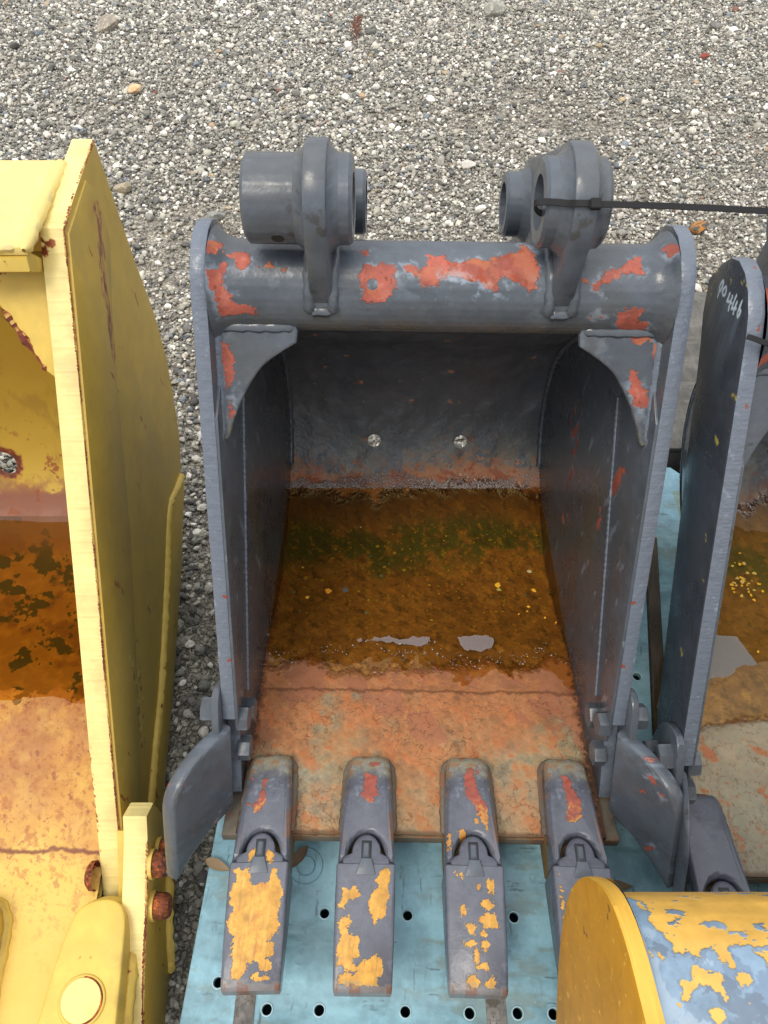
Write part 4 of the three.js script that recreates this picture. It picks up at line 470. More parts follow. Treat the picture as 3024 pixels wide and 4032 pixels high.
M.yellowFloor = sheet(768, 1024, [0.9, 1.6, -0.45, 0], (x, s, o) => {
  const n = fb(x * 2, s * 2), f = fb(x * 9, s * 9), h = fb(x * 30, s * 30); o.r = 222; o.g = 186; o.b = 92; const wet = 0.535 + 0.012 * f, far = 0.975;
  if (s < wet) { mix(o, [190, 132, 70], 0.8 * sstep(0.12, 0.40, s + 0.05 * n)); mix(o, [152, 100, 72], 0.5 * sstep(-1.8, 2.4, fb(x * 3.4 + 0.2, s * 3.4) + 0.5 * f) * sstep(0.18, 0.42, s)); mix(o, [156, 92, 54], 0.5 * sstep(0.6, 2.0, fb(x * 16 + 0.3, s * 16)) * sstep(0.02, 0.3, s)); mix(o, [126, 70, 54], 0.6 * sstep(1.7, 2.4, fb(x * 22 + 0.3, s * 22)) * sstep(0.06, 0.3, s)); mix(o, [226, 194, 104], 0.3 * sstep(-0.5, 2, fb(x * 7, s * 7))); mix(o, [150, 84, 46], 0.5 * sstep(1.3, 2.2, fb(x * 44, s * 44)) * sstep(0.05, 0.3, s)); mix(o, [110, 62, 44], 0.8 * sstep(0.006, 0.001, Math.abs(s - 0.248 - 0.002 * f))); o.h = 0.5 + 0.06 * f - 0.2 * sstep(0.006, 0.001, Math.abs(s - 0.248)); }  // rust, plus a mauve-brown blend standing in for sky reflected in the water
  else if (s < far) { o.r = 136; o.g = 92; o.b = 36; mix(o, [168, 122, 46], 0.5 * sstep(-1, 2, f)); mix(o, [100, 60, 28], 0.7 * sstep(0.2, 1.5, fb(x * 3, s * 3 + 0.4))); mix(o, [58, 52, 22], 0.95 * sstep(0.75, 0.95, fb(x * 6.4 + 0.55, s * 6.4) + 0.3 * f + 0.8 * sstep(0.66, 0.82, s) * sstep(0.93, 0.86, s) - 0.35)); mix(o, [100, 52, 22], 0.7 * sstep(0.86, 0.95, s)); o.h = 0.5 + 0.05 * f; }
  else { o.r = 196; o.g = 164; o.b = 62; const q = s - far; mix(o, [170, 140, 60], 0.6 * sstep(0.4, 1.8, fb(x * 4, s * 2))); mix(o, [128, 74, 60], 0.9 * sstep(0.085 + 0.012 * f, 0.045, q)); mix(o, [150, 112, 96], 0.5 * sstep(0.03, 0.0, q) * sstep(-0.5, 1, f)); rustSpot(o, 0.6 * sstep(0.3, 0.08, q) * sstep(1.4, 2.0, fb(x * 8, s * 8)), h); o.h = 0.5 + 0.04 * f; const r = Math.hypot(x - 0.073, s - 1.095); rustSpot(o, sstep(0.046, 0.032, r + 0.005 * f), h); }
}, { bump: 0.0015, rough: 0.55 });
M.rusty = sheet(256, 256, [0.08, 0.08], (u, v, o) => { const a = u / 0.08, b = v / 0.08, n = fb(a, b), f = fb(a * 4, b * 4); o.r = 118; o.g = 62; o.b = 30; mix(o, [186, 98, 36], sstep(0.3, 1.6, n)); mix(o, [66, 34, 24], sstep(0.3, 1.8, fb(a * 1.5 + 0.5, b * 1.5))); const k = 1 + 0.12 * f; o.r *= k; o.g *= k; o.b *= k; o.h = 0.5 + 0.2 * n + 0.1 * f; }, { bump: 0.003, rough: 0.85 });
{
  const t = thing('yellow_bucket', 'big faded yellow bucket with rusty bolts and brown water, at the left', 'excavator bucket', W3(-0.9, 0.9, 1.41));
  const X = x => x + 0.9, XO = X(-0.43), TH = 0.036, lean = v => { const u = U0 - v.z; v.x -= 0.025 * clamp((u - 0.3) / 0.6, -0.5, 1.3); }, put = (name, g, m, parent = t) => mesh(name, warp(g, lean), m, parent);
  const BACK = [[1.0, 0.6185], [1.223, 0.600], [1.2265, 0.625], [1.236, 0.72], [1.248, 0.836], [1.262, 0.92], [1.271, 1.005], [1.266, 1.09], [1.245, 1.17], [1.208, 1.265], [1.160, 1.318], [1.114, 1.347], [0.928, 1.427], [0.703, 1.486], [0.465, 1.535], [0.28, 1.545], [0.16, 1.54]], FRONT = [[0.18, 1.505], [0.29, 1.389], [0.456, 1.207], [0.658, 0.994], [0.896, 0.738]];
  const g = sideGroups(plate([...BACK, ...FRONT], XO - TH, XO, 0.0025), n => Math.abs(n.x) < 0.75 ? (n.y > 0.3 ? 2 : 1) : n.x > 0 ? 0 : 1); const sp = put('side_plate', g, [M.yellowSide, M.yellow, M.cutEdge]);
  const arris = [[0.20, 1.487], [0.29, 1.389], [0.456, 1.207], [0.658, 0.994], [0.896, 0.738], [0.9985, 0.6195]];
  put('rusty_arris', bead(arris.map(([u, d]) => L(XO - 0.001, u + 0.0012, d + 0.0012)), 0.0016, 5, 6, 0.7), M.rustEdge, sp);
  put('rusty_arris', bead([[0.9985, 0.6195], [1.08, 0.6125], [1.16, 0.6055], [1.222, 0.6005]].map(([u, d]) => L(XO - 0.001, u, d + 0.0012)), 0.002, 6, 6, 0.9), M.rustEdge, sp);
  const SEAM = [[1.15, 0.735], [1.076, 0.80], [0.976, 0.897], [0.887, 0.997], [0.806, 1.089], [0.542, 1.316], [0.36, 1.455]];
  put('front_band', plate([[0.24, 1.455], [0.32, 1.362], [0.456, 1.213], [0.658, 1.000], [0.896, 0.745], [1.0, 0.628], [1.13, 0.618], [1.165, 0.66], ...SEAM], XO - 0.001, XO + 0.005, 0.0015), M.yellowSide, sp);
  const WELD = [[1.150, 1.310], [1.107, 1.300], [0.991, 1.279], [0.868, 1.334], [0.666, 1.408], [0.532, 1.433], [0.436, 1.455]];
  put('weld_bead', bead([[1.14, 1.322], [1.085, 1.305], [1.02, 1.278], [0.985, 1.283], [0.868, 1.334], [0.666, 1.408], [0.532, 1.433], [0.436, 1.455]].map(([u, d]) => L(XO + 0.004, u, d)), 0.0085, 8, 8, 0.35), M.yellow, sp);
  put('wear_plate', plate([[1.14, 1.325], [1.02, 1.281], [0.985, 1.286], [0.868, 1.337], [0.666, 1.411], [0.436, 1.458], [0.43, 1.53], [0.70, 1.482], [0.925, 1.424], [1.11, 1.345]], XO - 0.001, XO + 0.010, 0.002), M.yellowSide, sp);
  const PRO = [[0.10, 1.360], [0.22, 1.365], [0.345, 1.370], [0.50, 1.374], [0.60, 1.379], [0.68, 1.392], [0.80, 1.416], [0.92, 1.420], [1.02, 1.398], [1.085, 1.355], [1.135, 1.295], [1.165, 1.21], [1.178, 1.10], [1.172, 0.98], [1.158, 0.85], [1.155, 0.70], [1.165, 0.622]], half = 0.42, x0 = X(-0.455 - 0.42 - 0.012);
  const sh = bentSheet(PRO, () => half, 0.022, [[0.073, 1.095, 0.028]], { x0, relief: (xf, s) => 0.001 * fb(xf, s * 2.3) });
  const shell = put('shell', sh.geo, [M.yellowFloor, M.yellow]);
  const far = plate([...BACK, ...FRONT], X(-1.31) - TH, X(-1.31), 0.0025); put('side_plate', far, M.yellow);
  // top box section, gusset under it and their welds
  const hz = (x, n, f) => L(x, f, 0.605 - n), xl = X(-1.31), xr = XO - TH + 0.0005;
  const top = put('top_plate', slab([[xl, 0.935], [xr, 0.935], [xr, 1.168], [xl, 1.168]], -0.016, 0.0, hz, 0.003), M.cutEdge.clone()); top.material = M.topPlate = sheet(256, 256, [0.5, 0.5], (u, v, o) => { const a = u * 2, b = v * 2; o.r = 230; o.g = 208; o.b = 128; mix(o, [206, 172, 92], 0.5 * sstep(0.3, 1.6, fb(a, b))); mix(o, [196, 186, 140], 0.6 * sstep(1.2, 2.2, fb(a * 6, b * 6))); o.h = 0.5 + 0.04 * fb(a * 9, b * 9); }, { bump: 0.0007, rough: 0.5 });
  put('weld_bead', bead([0.93, 1.0, 1.08, 1.165].map(u => L(xr - 0.001, u, 0.609)), 0.010, 11, 8, 0.25), M.topPlate, top);
  put('weld_bead', bead([0, 0.3, 0.6, 1].map(k => L(xr - 0.012 - k * 0.5, 0.940, 0.609)), 0.009, 12, 8, 0.25), M.topPlate, top);
  put('front_beam', plate([[0.932, 0.622], [0.947, 0.622], [0.985, 0.66], [0.97, 0.672], [0.926, 0.640]], xl, xr - 0.002, 0.003), M.yellow, top);
  const fc = [0.900, 0.738], dir = [0.655, -0.756], onMouth = (x, n, q) => L(x, fc[0] + q * dir[0] + (0.022 - n) * 0.756, fc[1] + q * dir[1] + (0.022 - n) * 0.655);
  const xw = XO - TH, arcq = smooth([[xw - 0.20, 0.098], [xw - 0.14, 0.088], [xw - 0.095, 0.066], [xw - 0.072, 0.036], [xw - 0.052, 0.004], [xw - 0.036, -0.022], [xw - 0.022, -0.046]], 18);
  const gs = put('gusset', slab([[xw - 0.42, 0.128], [xw + 0.001, 0.128], [xw + 0.001, -0.056], [xw - 0.010, -0.056], ...arcq.reverse(), [xw - 0.42, 0.105]], -0.014, 0, onMouth, 0.003), M.yellow);
  put('rusty_arris', bead(arcq.slice(0, 9).map(([x, q]) => onMouth(x + 0.001, -0.003, q)), 0.0065, 13, 6, 1.1), M.rustEdge, gs);
  put('weld_bead', bead([-0.05, 0, 0.06, 0.12].map(q => onMouth(xw, -0.002, q)), 0.007, 14, 8, 0.2), M.yellow, gs);
  // side cutter, bolted on the outside
  const cut = put('side_cutter', sideGroups(plate([[0.372, 1.262], [0.345, 1.285], [0.26, 1.328], [0.17, 1.366], [0.10, 1.405], [0.03, 1.45], [0.03, 1.545], [0.21, 1.54], [0.345, 1.50], [0.405, 1.385], [0.402, 1.29]], X(-0.414), X(-0.374), 0.004), n => Math.abs(n.x) < 0.75 ? 1 : 0), [M.yellowSide, M.cutEdge]);
  put('weld_bead', bead([[0.19, 1.532], [0.25, 1.48], [0.31, 1.44], [0.36, 1.40]].map(([u, d]) => L(X(-0.372), u, d)), 0.009, 15, 8, 0.4), M.yellow, cut);
  put('rusty_arris', bead([[0.34, 1.288], [0.26, 1.330], [0.17, 1.368], [0.10, 1.407]].map(([u, d]) => L(X(-0.3755), u, d)), 0.0022, 16, 6, 1.0), M.rustEdge, cut);
  put('spacer', plate([[0.36, 1.30], [0.40, 1.38], [0.30, 1.46], [0.20, 1.46], [0.22, 1.40]], X(-0.43), X(-0.413), 0.001), M.yellow, cut);
  for (const [u, d, i] of [[0.315, 1.322, 0], [0.262, 1.362, 1], [0.342, 1.355, 2]]) {
    const w = new THREE.CylinderGeometry(0.0235, 0.0235, 0.006, 32); w.rotateZ(Math.PI / 2); const a = L(X(-0.371), u, d); w.translate(a.x, a.y, a.z); const b = put('washer', boxUV(clean(w)), M.yellow, cut);
    const pr = [[0, 0.0], [0, 0.0195], [0.004, 0.0205], [0.018, 0.020], [0.024, 0.0165], [0.026, 0.0]].map(([x, r]) => [X(-0.369) + x, r]); put('bolt_head', boxUV(turned(pr, u, d, 22)), M.rusty, b);
  }
  for (const [u, d] of [[0.305, 1.355], [0.262, 1.392]]) { const xi = XO - TH - 0.004, pr = [[xi, 0.0235], [xi - 0.008, 0.0225], [xi - 0.013, 0.017], [xi - 0.015, 0.0]]; put('nut', boxUV(turned(pr, u, d, 20)), M.rusty, sp); }
  // two adapters on the lip, the near one with its round pin
  for (const [xc, k] of [[X(-0.452), 0], [X(-0.655), 1]]) {
    const at = (x, n, f) => L(xc + x, f, 1.368 - n), ol = smooth([[-0.062, 0.02], [-0.053, 0.10], [-0.045, 0.17], [-0.034, 0.225], [-0.022, 0.25], [0.0, 0.262], [0.03, 0.262], [0.050, 0.24], [0.056, 0.18], [0.060, 0.10], [0.064, 0.02]], 60), outl = [[0.070, -0.12], ...ol.reverse(), [-0.074, -0.12]];
    const ad = put('tooth_adapter', slab(outl, -0.01, 0.050, at, 0.0045), M.yellow);
    put('weld_bead', bead(ol.filter((_, i) => i % 3 === 0).map(([x, f]) => at(x * 1.04, 0.004, f > 0.2 ? f + 0.004 : f)), 0.010, 18 + k, 8, 0.2), M.yellow, ad);
    const pr = new THREE.CylinderGeometry(0.0285, 0.0295, 0.006, 40); pr.translate(0, 0.053, 0); const pin = at(0.006, 0, 0.128); pr.translate(pin.x, pin.y, pin.z); put('pin', boxUV(clean(pr)), M.topPlate, ad);
    const rg = new THREE.TorusGeometry(0.0315, 0.0032, 8, 44); rg.rotateX(Math.PI / 2); rg.translate(pin.x, pin.y + 0.0500, pin.z); put('pin_ring', boxUV(clean(rg)), M.yellow, ad); const rc = new THREE.TorusGeometry(0.0295, 0.0016, 6, 30, 2.9); rc.rotateZ(-1.3); rc.rotateX(-Math.PI / 2); rc.translate(pin.x, pin.y + 0.0532, pin.z); put('rust_ring', boxUV(clean(rc)), M.rusty, ad);
  }
  const yw = M.water.clone(); yw.color.setRGB(0.88, 0.72, 0.38); pool('brown rainwater standing in the big yellow bucket', -0.884, () => 0.4165, 0.50, 1.125, 1.3815, yw, 0.8);
}
// ------------------------------------------------------------------ the yellow bucket in the near corner
{
  const t = thing('yellow_bucket', 'yellow bucket with flaking paint over blue, cut off at the bottom right corner', 'excavator bucket', W3(0.5, 0.9, 1.41)), X = x => x - 0.5, XL = 0.2, XR = 1.0, put = (n, g, m, p = t) => mesh(n, g, m, p);
  const far = smooth([[0.0528, 0.704], [0.110, 0.722], [0.1514, 0.752], [0.176, 0.797], [0.1895, 0.852], [0.185, 0.92], [0.150, 0.995], [0.08, 1.075], [-0.05, 1.20], [-0.18, 1.33], [-0.30, 1.43]], 60), out = [[-0.30, 0.52], ...far, [-0.40, 1.50], [-0.52, 1.545], [-0.66, 1.53], [-0.78, 1.40], [-0.86, 1.2], [-0.84, 1.1], [-0.55, 0.80]];
  M.gold = sheet(512, 512, [0.6, 0.6], (u, v, o) => { const a = u / 0.6, b = v / 0.6; o.r = 190; o.g = 136; o.b = 20; const k = 1 + 0.03 * fb(a * 2, b * 2) + 0.02 * fb(a * 10, b * 10); o.r *= k; o.g *= k; o.b *= k; mix(o, [190, 138, 30], 0.5 * sstep(0.2, 1.8, fb(a, b * 0.7 + 0.3))); mix(o, [238, 200, 96], 0.7 * sstep(2.1, 2.6, fb(a * 21, b * 13))); mix(o, [96, 66, 40], sstep(3.0, 3.2, fb(a * 9 + 0.4, b * 9))); o.h = 0.5 + 0.06 * fb(a * 24, b * 24); }, { bump: 0.0007, rough: 0.5 });
  M.goldEdge = sheet(256, 256, [0.3, 0.3], (u, v, o) => { const a = u / 0.3, b = v / 0.3, l = fb(a * 22, b * 0.8); o.r = 224; o.g = 174; o.b = 70; const k = 1 + 0.03 * l; o.r *= k; o.g *= k; o.b *= k; mix(o, [86, 58, 46], 0.9 * sstep(2.1, 2.3, fb(a * 2 + 0.6, b * 2))); o.h = 0.5 + 0.1 * l; }, { bump: 0.0012, rough: 0.5 });
  for (const x of [XL, XR - 0.016]) put('side_plate', sideGroups(plate(out, X(x), X(x + 0.016), 0.002), n => Math.abs(n.x) < 0.75 ? 1 : 0), [M.gold, M.goldEdge]);
  // tube: yellow that has come off in sheets over an older blue-grey coat; uv = (x, arc), arc 0 at the viewer's side, growing over the top to the far side
  const KEEP = chipSet([[[-252, 135], [-236, 128], [-222, 134], [-212, 122], [-205, 138], [-190, 142], [-180, 128], [-165, 126], [-100, 120], [400, 110], [400, 300], [-330, 300], [-330, 230], [-290, 224], [-275, 208], [-262, 192], [-264, 165], [-256, 150]], [[-262, 100], [-256, 112], [-243, 121], [-234, 118], [-219, 117], [-230, 112], [-222, 102], [-226, 99], [-238, 110], [-248, 107], [-254, 98]], [[-212, 116], [-204, 120], [-203, 112], [-209, 110]], [[-238, 92], [-229, 94], [-228, 88], [-236, 87]]]);
  M.flakyTube = sheet(1024, 768, [0.8, 0.63, -0.4, -0.315], (u, v, o) => {
    o.r = 128; o.g = 152; o.b = 173; const n = fb(u * 3, v * 3), f = fb(u * 14, v * 14), k = 1 + 0.06 * n + 0.03 * f; o.r *= k; o.g *= k; o.b *= k; mix(o, [108, 128, 150], 0.7 * sstep(0.25, 0.4, fb(u * 3.2 + 0.5, v * 3.2) + 0.05 * f)); mix(o, [92, 104, 118], 0.6 * sstep(1.0, 1.2, fb(u * 4, v * 6 + 0.6))); mix(o, [168, 184, 196], 0.5 * sstep(0.8, 1.0, fb(u * 5 + 0.2, v * 4)));
    const d = sdChips(KEEP, u * 1000, v * 1000, 30) + 2.0 * fb(u * 9, v * 9) + 1.2 * fb(u * 28, v * 28), hole = sstep(1.45, 1.5, fb(u * 7 + 0.25, v * 13 + 0.4)); let y = d < 0 && !hole; if (!y && fb(u * 17 + 0.7, v * 17) > 2.25) y = true;
    if (y) { o.r = 212; o.g = 166; o.b = 78; const q = 1 + 0.03 * fb(u * 8, v * 8); o.r *= q; o.g *= q; o.b *= q; o.h = 0.72 + 0.03 * fb(u * 12, v * 12); } else { o.h = 0.45 + 0.02 * f; if (d < 2) mix(o, [96, 108, 124], 0.4); }
  }, { bump: 0.0022, rough: 0.42 });
  const prof = []; for (let i = 0; i <= 40; i++) prof.push([X(XL + 0.017) + (XR - XL - 0.034) * i / 40, 0.100]); prof.unshift([X(XL + 0.0165), 0.112], [X(XL + 0.021), 0.104]);
  put('cross_tube', turned(prof, 0.07, 0.83, 96, 0.6, 0.1), M.flakyTube);
  const W = [[-0.80, 1.37], [-0.70, 1.48], [-0.55, 1.525], [-0.42, 1.475], [-0.30, 1.405], [-0.10, 1.215], [0.06, 1.065], [0.125, 0.985], [0.14, 0.93]], sh = bentSheet(W, () => 0.383, 0.012, [], { x0: X(0.6), ds: 0.03, nx: 10 }); put('shell', sh.geo, [M.gold, M.gold]);
}


// ------------------------------------------------------------------ small things
M.tie = new THREE.MeshStandardMaterial({ color: new THREE.Color(0.006, 0.006, 0.007), roughness: 0.8 });
function strap(points, w, th, flat) {                                 // a flat band along a path; flat(i) gives the direction across the band
  const c = new THREE.CatmullRomCurve3(points), n = points.length * 8, pos = [], idx = []; for (let i = 0; i <= n; i++) { const p = c.getPointAt(i / n), t = c.getTangentAt(i / n), a = flat(i / n).clone().normalize(), b = t.clone().cross(a).normalize(); a.copy(b).cross(t).normalize(); for (const [s, q] of [[1, 1], [-1, 1], [-1, -1], [1, -1]]) { const v = p.clone().addScaledVector(a, s * w / 2).addScaledVector(b, q * th / 2); pos.push(v.x, v.y, v.z); } }
  for (let i = 0; i < n; i++) for (let k = 0; k < 4; k++) { const a = i * 4 + k, b = i * 4 + (k + 1) % 4; idx.push(a, b, b + 4, a, b + 4, a + 4); } idx.push(0, 1, 2, 0, 2, 3, n * 4, n * 4 + 2, n * 4 + 1, n * 4, n * 4 + 3, n * 4 + 2);
  const g = new THREE.BufferGeometry(); g.setAttribute('position', new THREE.Float32BufferAttribute(pos, 3)); g.setIndex(idx); const q = toCreasedNormals(g.toNonIndexed(), 0.5); return boxUV(q);
}
{ // cable tie through the right pin boss, its tail pulled out to the right
  const t = thing('cable_tie', 'black plastic cable tie through the right pin boss, long tail to the right', 'cable tie', W3(0, 0, CAM_H)), up = new THREE.Vector3(0, 0.55, -0.83), v = (x, u, d) => W3(x, u, d);
  const loop = [v(0.200, 0.842, 0.497), v(0.1815, 0.818, 0.487), v(0.1690, 0.800, 0.469), v(0.1680, 0.796, 0.462), v(0.1735, 0.7935, 0.4590), v(0.190, 0.7935, 0.4592), v(0.203, 0.788, 0.4575), v(0.2105, 0.7795, 0.4525), v(0.228, 0.7795, 0.4525)];
  mesh('strap', strap(loop, 0.0074, 0.0015, () => up), M.tie, t);
  mesh('tail', strap([v(0.226, 0.7780, 0.4525), v(0.250, 0.779, 0.4535), v(0.30, 0.786, 0.459), v(0.36, 0.790, 0.464), v(0.43, 0.790, 0.468), v(0.50, 0.786, 0.470), v(0.57, 0.778, 0.470)], 0.0070, 0.0014, k => new THREE.Vector3(0, 0.55, -0.83 + 0.2 * k)), M.tie, t);
  const h = new RoundedBoxGeometry(0.012, 0.012, 0.0075, 2, 0.0018); h.rotateX(-0.95); const m = mesh('head', h, M.tie, t); m.position.copy(v(0.2295, 0.7765, 0.4515));
}
{ const t = thing('cable_tie', 'short black cable tie sticking over the right bucket plate edge', 'cable tie', W3(0, 0, CAM_H)), up = new THREE.Vector3(0, 0.6, -0.8); mesh('strap', strap([W3(0.4127, 0.6960, 0.5666), W3(0.4203, 0.6916, 0.5663), W3(0.4297, 0.6887, 0.5685), W3(0.4454, 0.6873, 0.5734), W3(0.4745, 0.6914, 0.5829)], 0.0062, 0.0016, () => up), M.tie, t); }
// paint flakes and silt specks floating on, or lying in, the water
{
  const r = rng(91), c = new THREE.Color(), parts = [], flake = (x, u, d, s, rgb) => { const k = 4 + ((r() * 3) | 0), pts = Array.from({ length: k }, (_, i) => { const a = i / k * 6.28 + r() * 0.7; return [s * (0.5 + 0.6 * r()) * Math.cos(a), s * (0.4 + 0.6 * r()) * Math.sin(a)]; }), g = new THREE.ExtrudeGeometry(shaped(pts), { depth: 0.0003, bevelEnabled: false }); clean(g); const q = g.index ? g.toNonIndexed() : g; q.rotateX(-Math.PI / 2 + (r() - 0.5) * 0.1); q.translate(x, CAM_H - d, -u); const n = q.attributes.position.count, col = new Float32Array(n * 3); c.setRGB(rgb[0] / 255, rgb[1] / 255, rgb[2] / 255, THREE.SRGBColorSpace); for (let i = 0; i < n; i++) col.set([c.r, c.g, c.b], i * 3); q.setAttribute('color', new THREE.BufferAttribute(col, 3)); parts.push(q); };
  const Y = [236, 178, 40], O = [232, 150, 30], D = [150, 128, 46], G = [120, 124, 120];
  const A = [[-0.115, 0.838, 0.009, O], [-0.155, 0.823, 0.005, Y], [0.232, 0.852, 0.0075, Y], [0.305, 0.838, 0.007, Y], [0.29, 0.80, 0.004, Y], [0.286, 0.79, 0.0035, Y], [0.268, 0.783, 0.003, Y], [0.32, 0.775, 0.0035, Y], [0.34, 0.765, 0.0035, O], [-0.17, 0.895, 0.003, Y], [-0.05, 1.0, 0.002, [220, 210, 180]], [0.02, 0.98, 0.002, Y], [0.275, 0.69, 0.002, Y], [0.302, 0.885, 0.006, [196, 186, 130]], [-0.19, 0.66, 0.006, [214, 140, 70]], [0.235, 0.84, 0.006, [170, 160, 70]], [-0.08, 0.84, 0.008, [84, 88, 88]]];
  for (const [x, u, s, k] of A) flake(x, u, 1.3331, s, k);
  const bottom = u => { for (let i = 0; i + 1 < SHELL.length; i++) if (u >= SHELL[i][0] && u < SHELL[i + 1][0]) { const k = (u - SHELL[i][0]) / (SHELL[i + 1][0] - SHELL[i][0]); return SHELL[i][1] * (1 - k) + SHELL[i + 1][1] * k; } return 1.34; };
  for (let i = 0; i < 150; i++) { const u = 0.80 + 0.22 * r() + 0.04 * (r() - 0.5), x = -0.2 + 0.54 * r(); flake(x, u, bottom(u) - 0.003, 0.0022 + 0.0045 * r() * r(), r() < 0.15 ? G : r() < 0.3 ? [176, 152, 60] : D); }
  for (let i = 0; i < 34; i++) { const a = r() * 6.28, q = r(); flake(0.735 + 0.05 * q * Math.cos(a), 0.86 + 0.05 * q * Math.sin(a), 1.3316, 0.002 + 0.004 * r(), r() < 0.5 ? Y : [206, 176, 90]); }
  for (const [x, u] of [[0.67, 0.60], [0.62, 0.53], [0.72, 0.70], [0.75, 0.93]]) flake(x, u, 1.3316, 0.004, Y);
  const m = mesh('paint_flakes', mergeGeometries(parts), new THREE.MeshStandardMaterial({ vertexColors: true, roughness: 0.6, side: THREE.DoubleSide })); m.userData = { kind: 'stuff', label: 'yellow and dull flakes of paint lying in the standing water' };
}
// stones that stand out from the gravel
const stoneMat = (rgb, rgb2) => sheet(64, 64, [2.2, 2.2], (u, v, o) => { const a = u / 2.2, b = v / 2.2; o.r = rgb[0]; o.g = rgb[1]; o.b = rgb[2]; mix(o, rgb2, sstep(0, 1.2, fb(a * 1.2, b * 1.2))); const k = 1 + 0.06 * fb(a * 7, b * 7); o.r *= k; o.g *= k; o.b *= k; }, { bump: 0, rough: 0.85 });
[['flat grey stone behind the upper left corner of the middle bucket', -0.615, 2.55, 0.040, 0.020, 0.024, [120, 122, 118], [140, 140, 132], 0.1], ['dark stone with rusty orange patch behind the middle bucket\'s upper right corner', 1.115, 2.48, 0.044, 0.020, 0.026, [78, 80, 78], [170, 112, 48], 0.5], ['small brick red stone near the top right corner', 1.52, 3.95, 0.024, 0.012, 0.018, [142, 74, 58], [130, 64, 50], 0.2], ['pale orange stone in the gravel near the top left', -1.10, 3.58, 0.036, 0.022, 0.026, [206, 164, 116], [214, 186, 150], 0.9],
 ['large blocky pale grey stone at the top edge', 0.565, 4.46, 0.062, 0.04, 0.05, [168, 166, 156], [140, 138, 128], 0.3], ['big beige stone near the top left corner', -1.38, 4.27, 0.070, 0.034, 0.05, [164, 154, 136], [142, 134, 120], 1.2], ['white stone on the gravel between the two upper pin bosses', 0.33, 2.93, 0.030, 0.020, 0.024, [206, 202, 190], [190, 186, 176], 0.4], ['tan stone in the gravel just left of the yellow bucket\'s upper corner', -0.99, 2.75, 0.036, 0.022, 0.028, [150, 138, 116], [166, 154, 132], 0.7]].forEach(([label, x, u, a, b, c, k1, k2, turn], i) => {
  const m = mesh('stone', stoneGeo(200 + i, 2).scale(a, b, c), stoneMat(k1, k2)); m.position.set(x, b * 0.75, -u); m.rotation.set(0.1 * (i % 3 - 1), turn, 0.08); tag(m, label, 'stone', 'larger stones in the gravel');
});
{ // dry reddish weed stalk in the gravel
  const t = thing('weed_stalk', 'dry reddish brown weed stalk lying on the gravel at the top', 'dry weed', W3(-0.137, 4.22, CAM_H)), mt = new THREE.MeshStandardMaterial({ color: new THREE.Color(0.16, 0.065, 0.04), roughness: 0.9 }), r = rng(31);
  mesh('stem', bead([[0, 0.012, 0.12], [0.004, 0.022, 0.04], [-0.004, 0.026, -0.05], [0.003, 0.03, -0.14]].map(q => new THREE.Vector3(...q)), 0.003, 2), mt, t);
  const tw = []; for (let i = 0; i < 26; i++) { const z = 0.10 - 0.24 * r(), s = r() < 0.5 ? -1 : 1; tw.push(bead([[0, 0.024, z], [s * 0.012, 0.032, z - 0.012], [s * (0.02 + 0.012 * r()), 0.03 + 0.012 * r(), z - 0.03]].map(q => new THREE.Vector3(...q)), 0.0024, i, 5)); } mesh('seed_heads', joined(tw), mt, t);
}
function leaf(label, x, u, d, len, turn, rgb) {
  const n = 10, pos = [], idx = []; for (let i = 0; i <= n; i++) { const k = i / n, w = 0.36 * Math.sin(Math.PI * Math.pow(k, 0.8)) * len; for (const s of [-1, 0, 1]) pos.push(s * w / 2, 0.02 * len * Math.sin(k * 7) + (s ? 0.06 * len : 0), (k - 0.5) * len); } for (let i = 0; i < n; i++) for (let k = 0; k < 2; k++) { const a = i * 3 + k; idx.push(a, a + 1, a + 4, a, a + 4, a + 3); }
  const top = new THREE.BufferGeometry(); top.setAttribute('position', new THREE.Float32BufferAttribute(pos, 3)); top.setIndex(idx); top.computeVertexNormals(); const m = mesh('dead_leaf', boxUV(top), new THREE.MeshStandardMaterial({ color: new THREE.Color().setRGB(rgb[0] / 255, rgb[1] / 255, rgb[2] / 255, THREE.SRGBColorSpace), roughness: 0.8, side: THREE.DoubleSide })); m.position.copy(W3(x, u, d)); m.rotation.y = turn; tag(m, label, 'leaf', 'dead leaves on the pallet');
}
leaf('brown dead leaf on the pallet beside the first tooth from the left', -0.148, 0.343, 1.402, 0.052, -0.7, [112, 92, 72]);
leaf('tan dead leaf at the left edge of the pallet under the left cutter', -0.283, 0.332, 1.402, 0.05, 1.2, [150, 128, 98]);
leaf('dull brown leaf on the pallet in front of the right side cutter', 0.395, 0.300, 1.402, 0.045, 1.5, [120, 104, 80]);

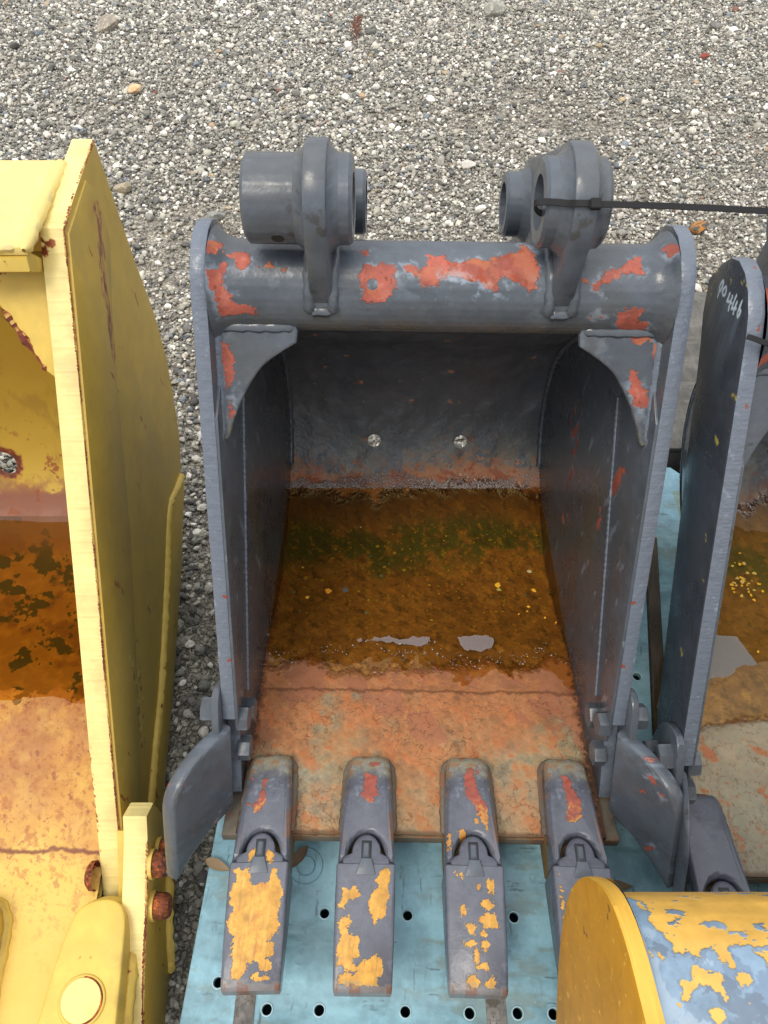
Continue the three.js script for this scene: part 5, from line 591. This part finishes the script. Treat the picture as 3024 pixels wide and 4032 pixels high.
{ // glossy pale beads standing in for sky glints along the far shore, thinner elsewhere
  const r = rng(17), parts = [], glintDome = new THREE.SphereGeometry(1, 8, 5, 0, Math.PI * 2, 0, Math.PI / 2); clean(glintDome); const edgeU = d => { for (let i = SHELL.length - 2; i > 5; i--) { const [a, b] = SHELL[i], [c, e] = SHELL[i + 1]; if ((b - d) * (e - d) <= 0 && a > 1.0) return a + (c - a) * (d - b) / (e - b); } return 1.11; };
  const add = (x, u, d, s) => { const g = glintDome.clone(); g.scale(s * (0.7 + 0.8 * r()), s * (0.5 + 0.3 * r()), s * (0.7 + 0.6 * r())); g.rotateY(r() * 6); g.translate(x, CAM_H - d, -u); parts.push(g); };
  for (let i = 0; i < 2300; i++) { const x = -0.213 + 0.566 * r(), k = r() * (0.75 + 0.35 * fb(x * 3, 0.2)), d = 1.3332 - 0.017 * Math.abs(k); add(x, edgeU(d) - 0.001, d, 0.0011 + 0.0019 * r() * r()); }
  for (let i = 0; i < 150; i++) { const x = -0.225 + 0.585 * r(), w = fb(x * 2.3 + 0.4, 0.7); add(x, 0.684 + 0.012 * w + 0.03 * r() * r(), 1.3332, 0.0008 + 0.0014 * r() * r()); }
  for (let i = 0; i < 160; i++) { const s = r() < 0.5 ? 0 : 1, u = 0.68 + 0.42 * r() * r(); add(s ? 0.357 + 0.02 * (1 - (u - 0.66) / 0.45) * 0.6 - 0.006 * r() : -0.223 - 0.012 * (1 - (u - 0.66) / 0.45) + 0.006 * r(), u, 1.3332, 0.001 + 0.002 * r()); }
  const m = mesh('glint_beads', mergeGeometries(parts), new THREE.MeshPhysicalMaterial({ color: new THREE.Color(0.34, 0.28, 0.25), roughness: 0.12, clearcoat: 1, clearcoatRoughness: 0.05 })); m.userData = { kind: 'stuff', label: 'small pale beads added for the sky glints along the edge of the brown water' };
}

{ // thin pale sheets added in place of sky reflections on the water
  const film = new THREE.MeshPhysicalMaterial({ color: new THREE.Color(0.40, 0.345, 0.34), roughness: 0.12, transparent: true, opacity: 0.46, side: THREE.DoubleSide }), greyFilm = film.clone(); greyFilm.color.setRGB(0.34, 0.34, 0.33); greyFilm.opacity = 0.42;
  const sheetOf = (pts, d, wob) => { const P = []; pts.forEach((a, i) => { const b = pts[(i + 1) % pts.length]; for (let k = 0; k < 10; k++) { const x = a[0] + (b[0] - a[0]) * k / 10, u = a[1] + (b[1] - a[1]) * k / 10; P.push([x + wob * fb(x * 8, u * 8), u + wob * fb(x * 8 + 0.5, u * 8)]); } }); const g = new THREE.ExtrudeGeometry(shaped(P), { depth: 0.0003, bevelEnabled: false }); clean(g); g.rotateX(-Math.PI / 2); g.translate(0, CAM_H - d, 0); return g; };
  const a = mesh('sky_reflection', mergeGeometries([sheetOf([[-0.030, 0.724], [-0.012, 0.728], [0.006, 0.731], [0.03, 0.727], [0.06, 0.733], [0.09, 0.733], [0.088, 0.716], [0.06, 0.713], [0.04, 0.719], [0.015, 0.718]], 1.3326, 0.0022), sheetOf([[0.142, 0.728], [0.17, 0.735], [0.20, 0.734], [0.216, 0.722], [0.205, 0.706], [0.18, 0.702], [0.155, 0.705], [0.148, 0.716]], 1.3326, 0.0022), sheetOf([[-0.052, 0.726], [-0.044, 0.729], [-0.042, 0.722], [-0.05, 0.720]], 1.3326, 0.001)]), film); a.userData = { kind: 'stuff', label: 'pale grey pink sheet standing in for sky reflected on the near brown water' };
  const b = mesh('sky_reflection', sheetOf([[0.560, 0.734], [0.686, 0.733], [0.704, 0.690], [0.722, 0.642], [0.76, 0.60], [0.76, 0.575], [0.60, 0.575], [0.50, 0.585]], 1.3312, 0.0008), greyFilm); b.userData = { kind: 'stuff', label: 'grey sheet standing in for sky reflected on the water in the right bucket' };
}


scene.updateMatrixWorld(true);
renderer.render(scene, camera);
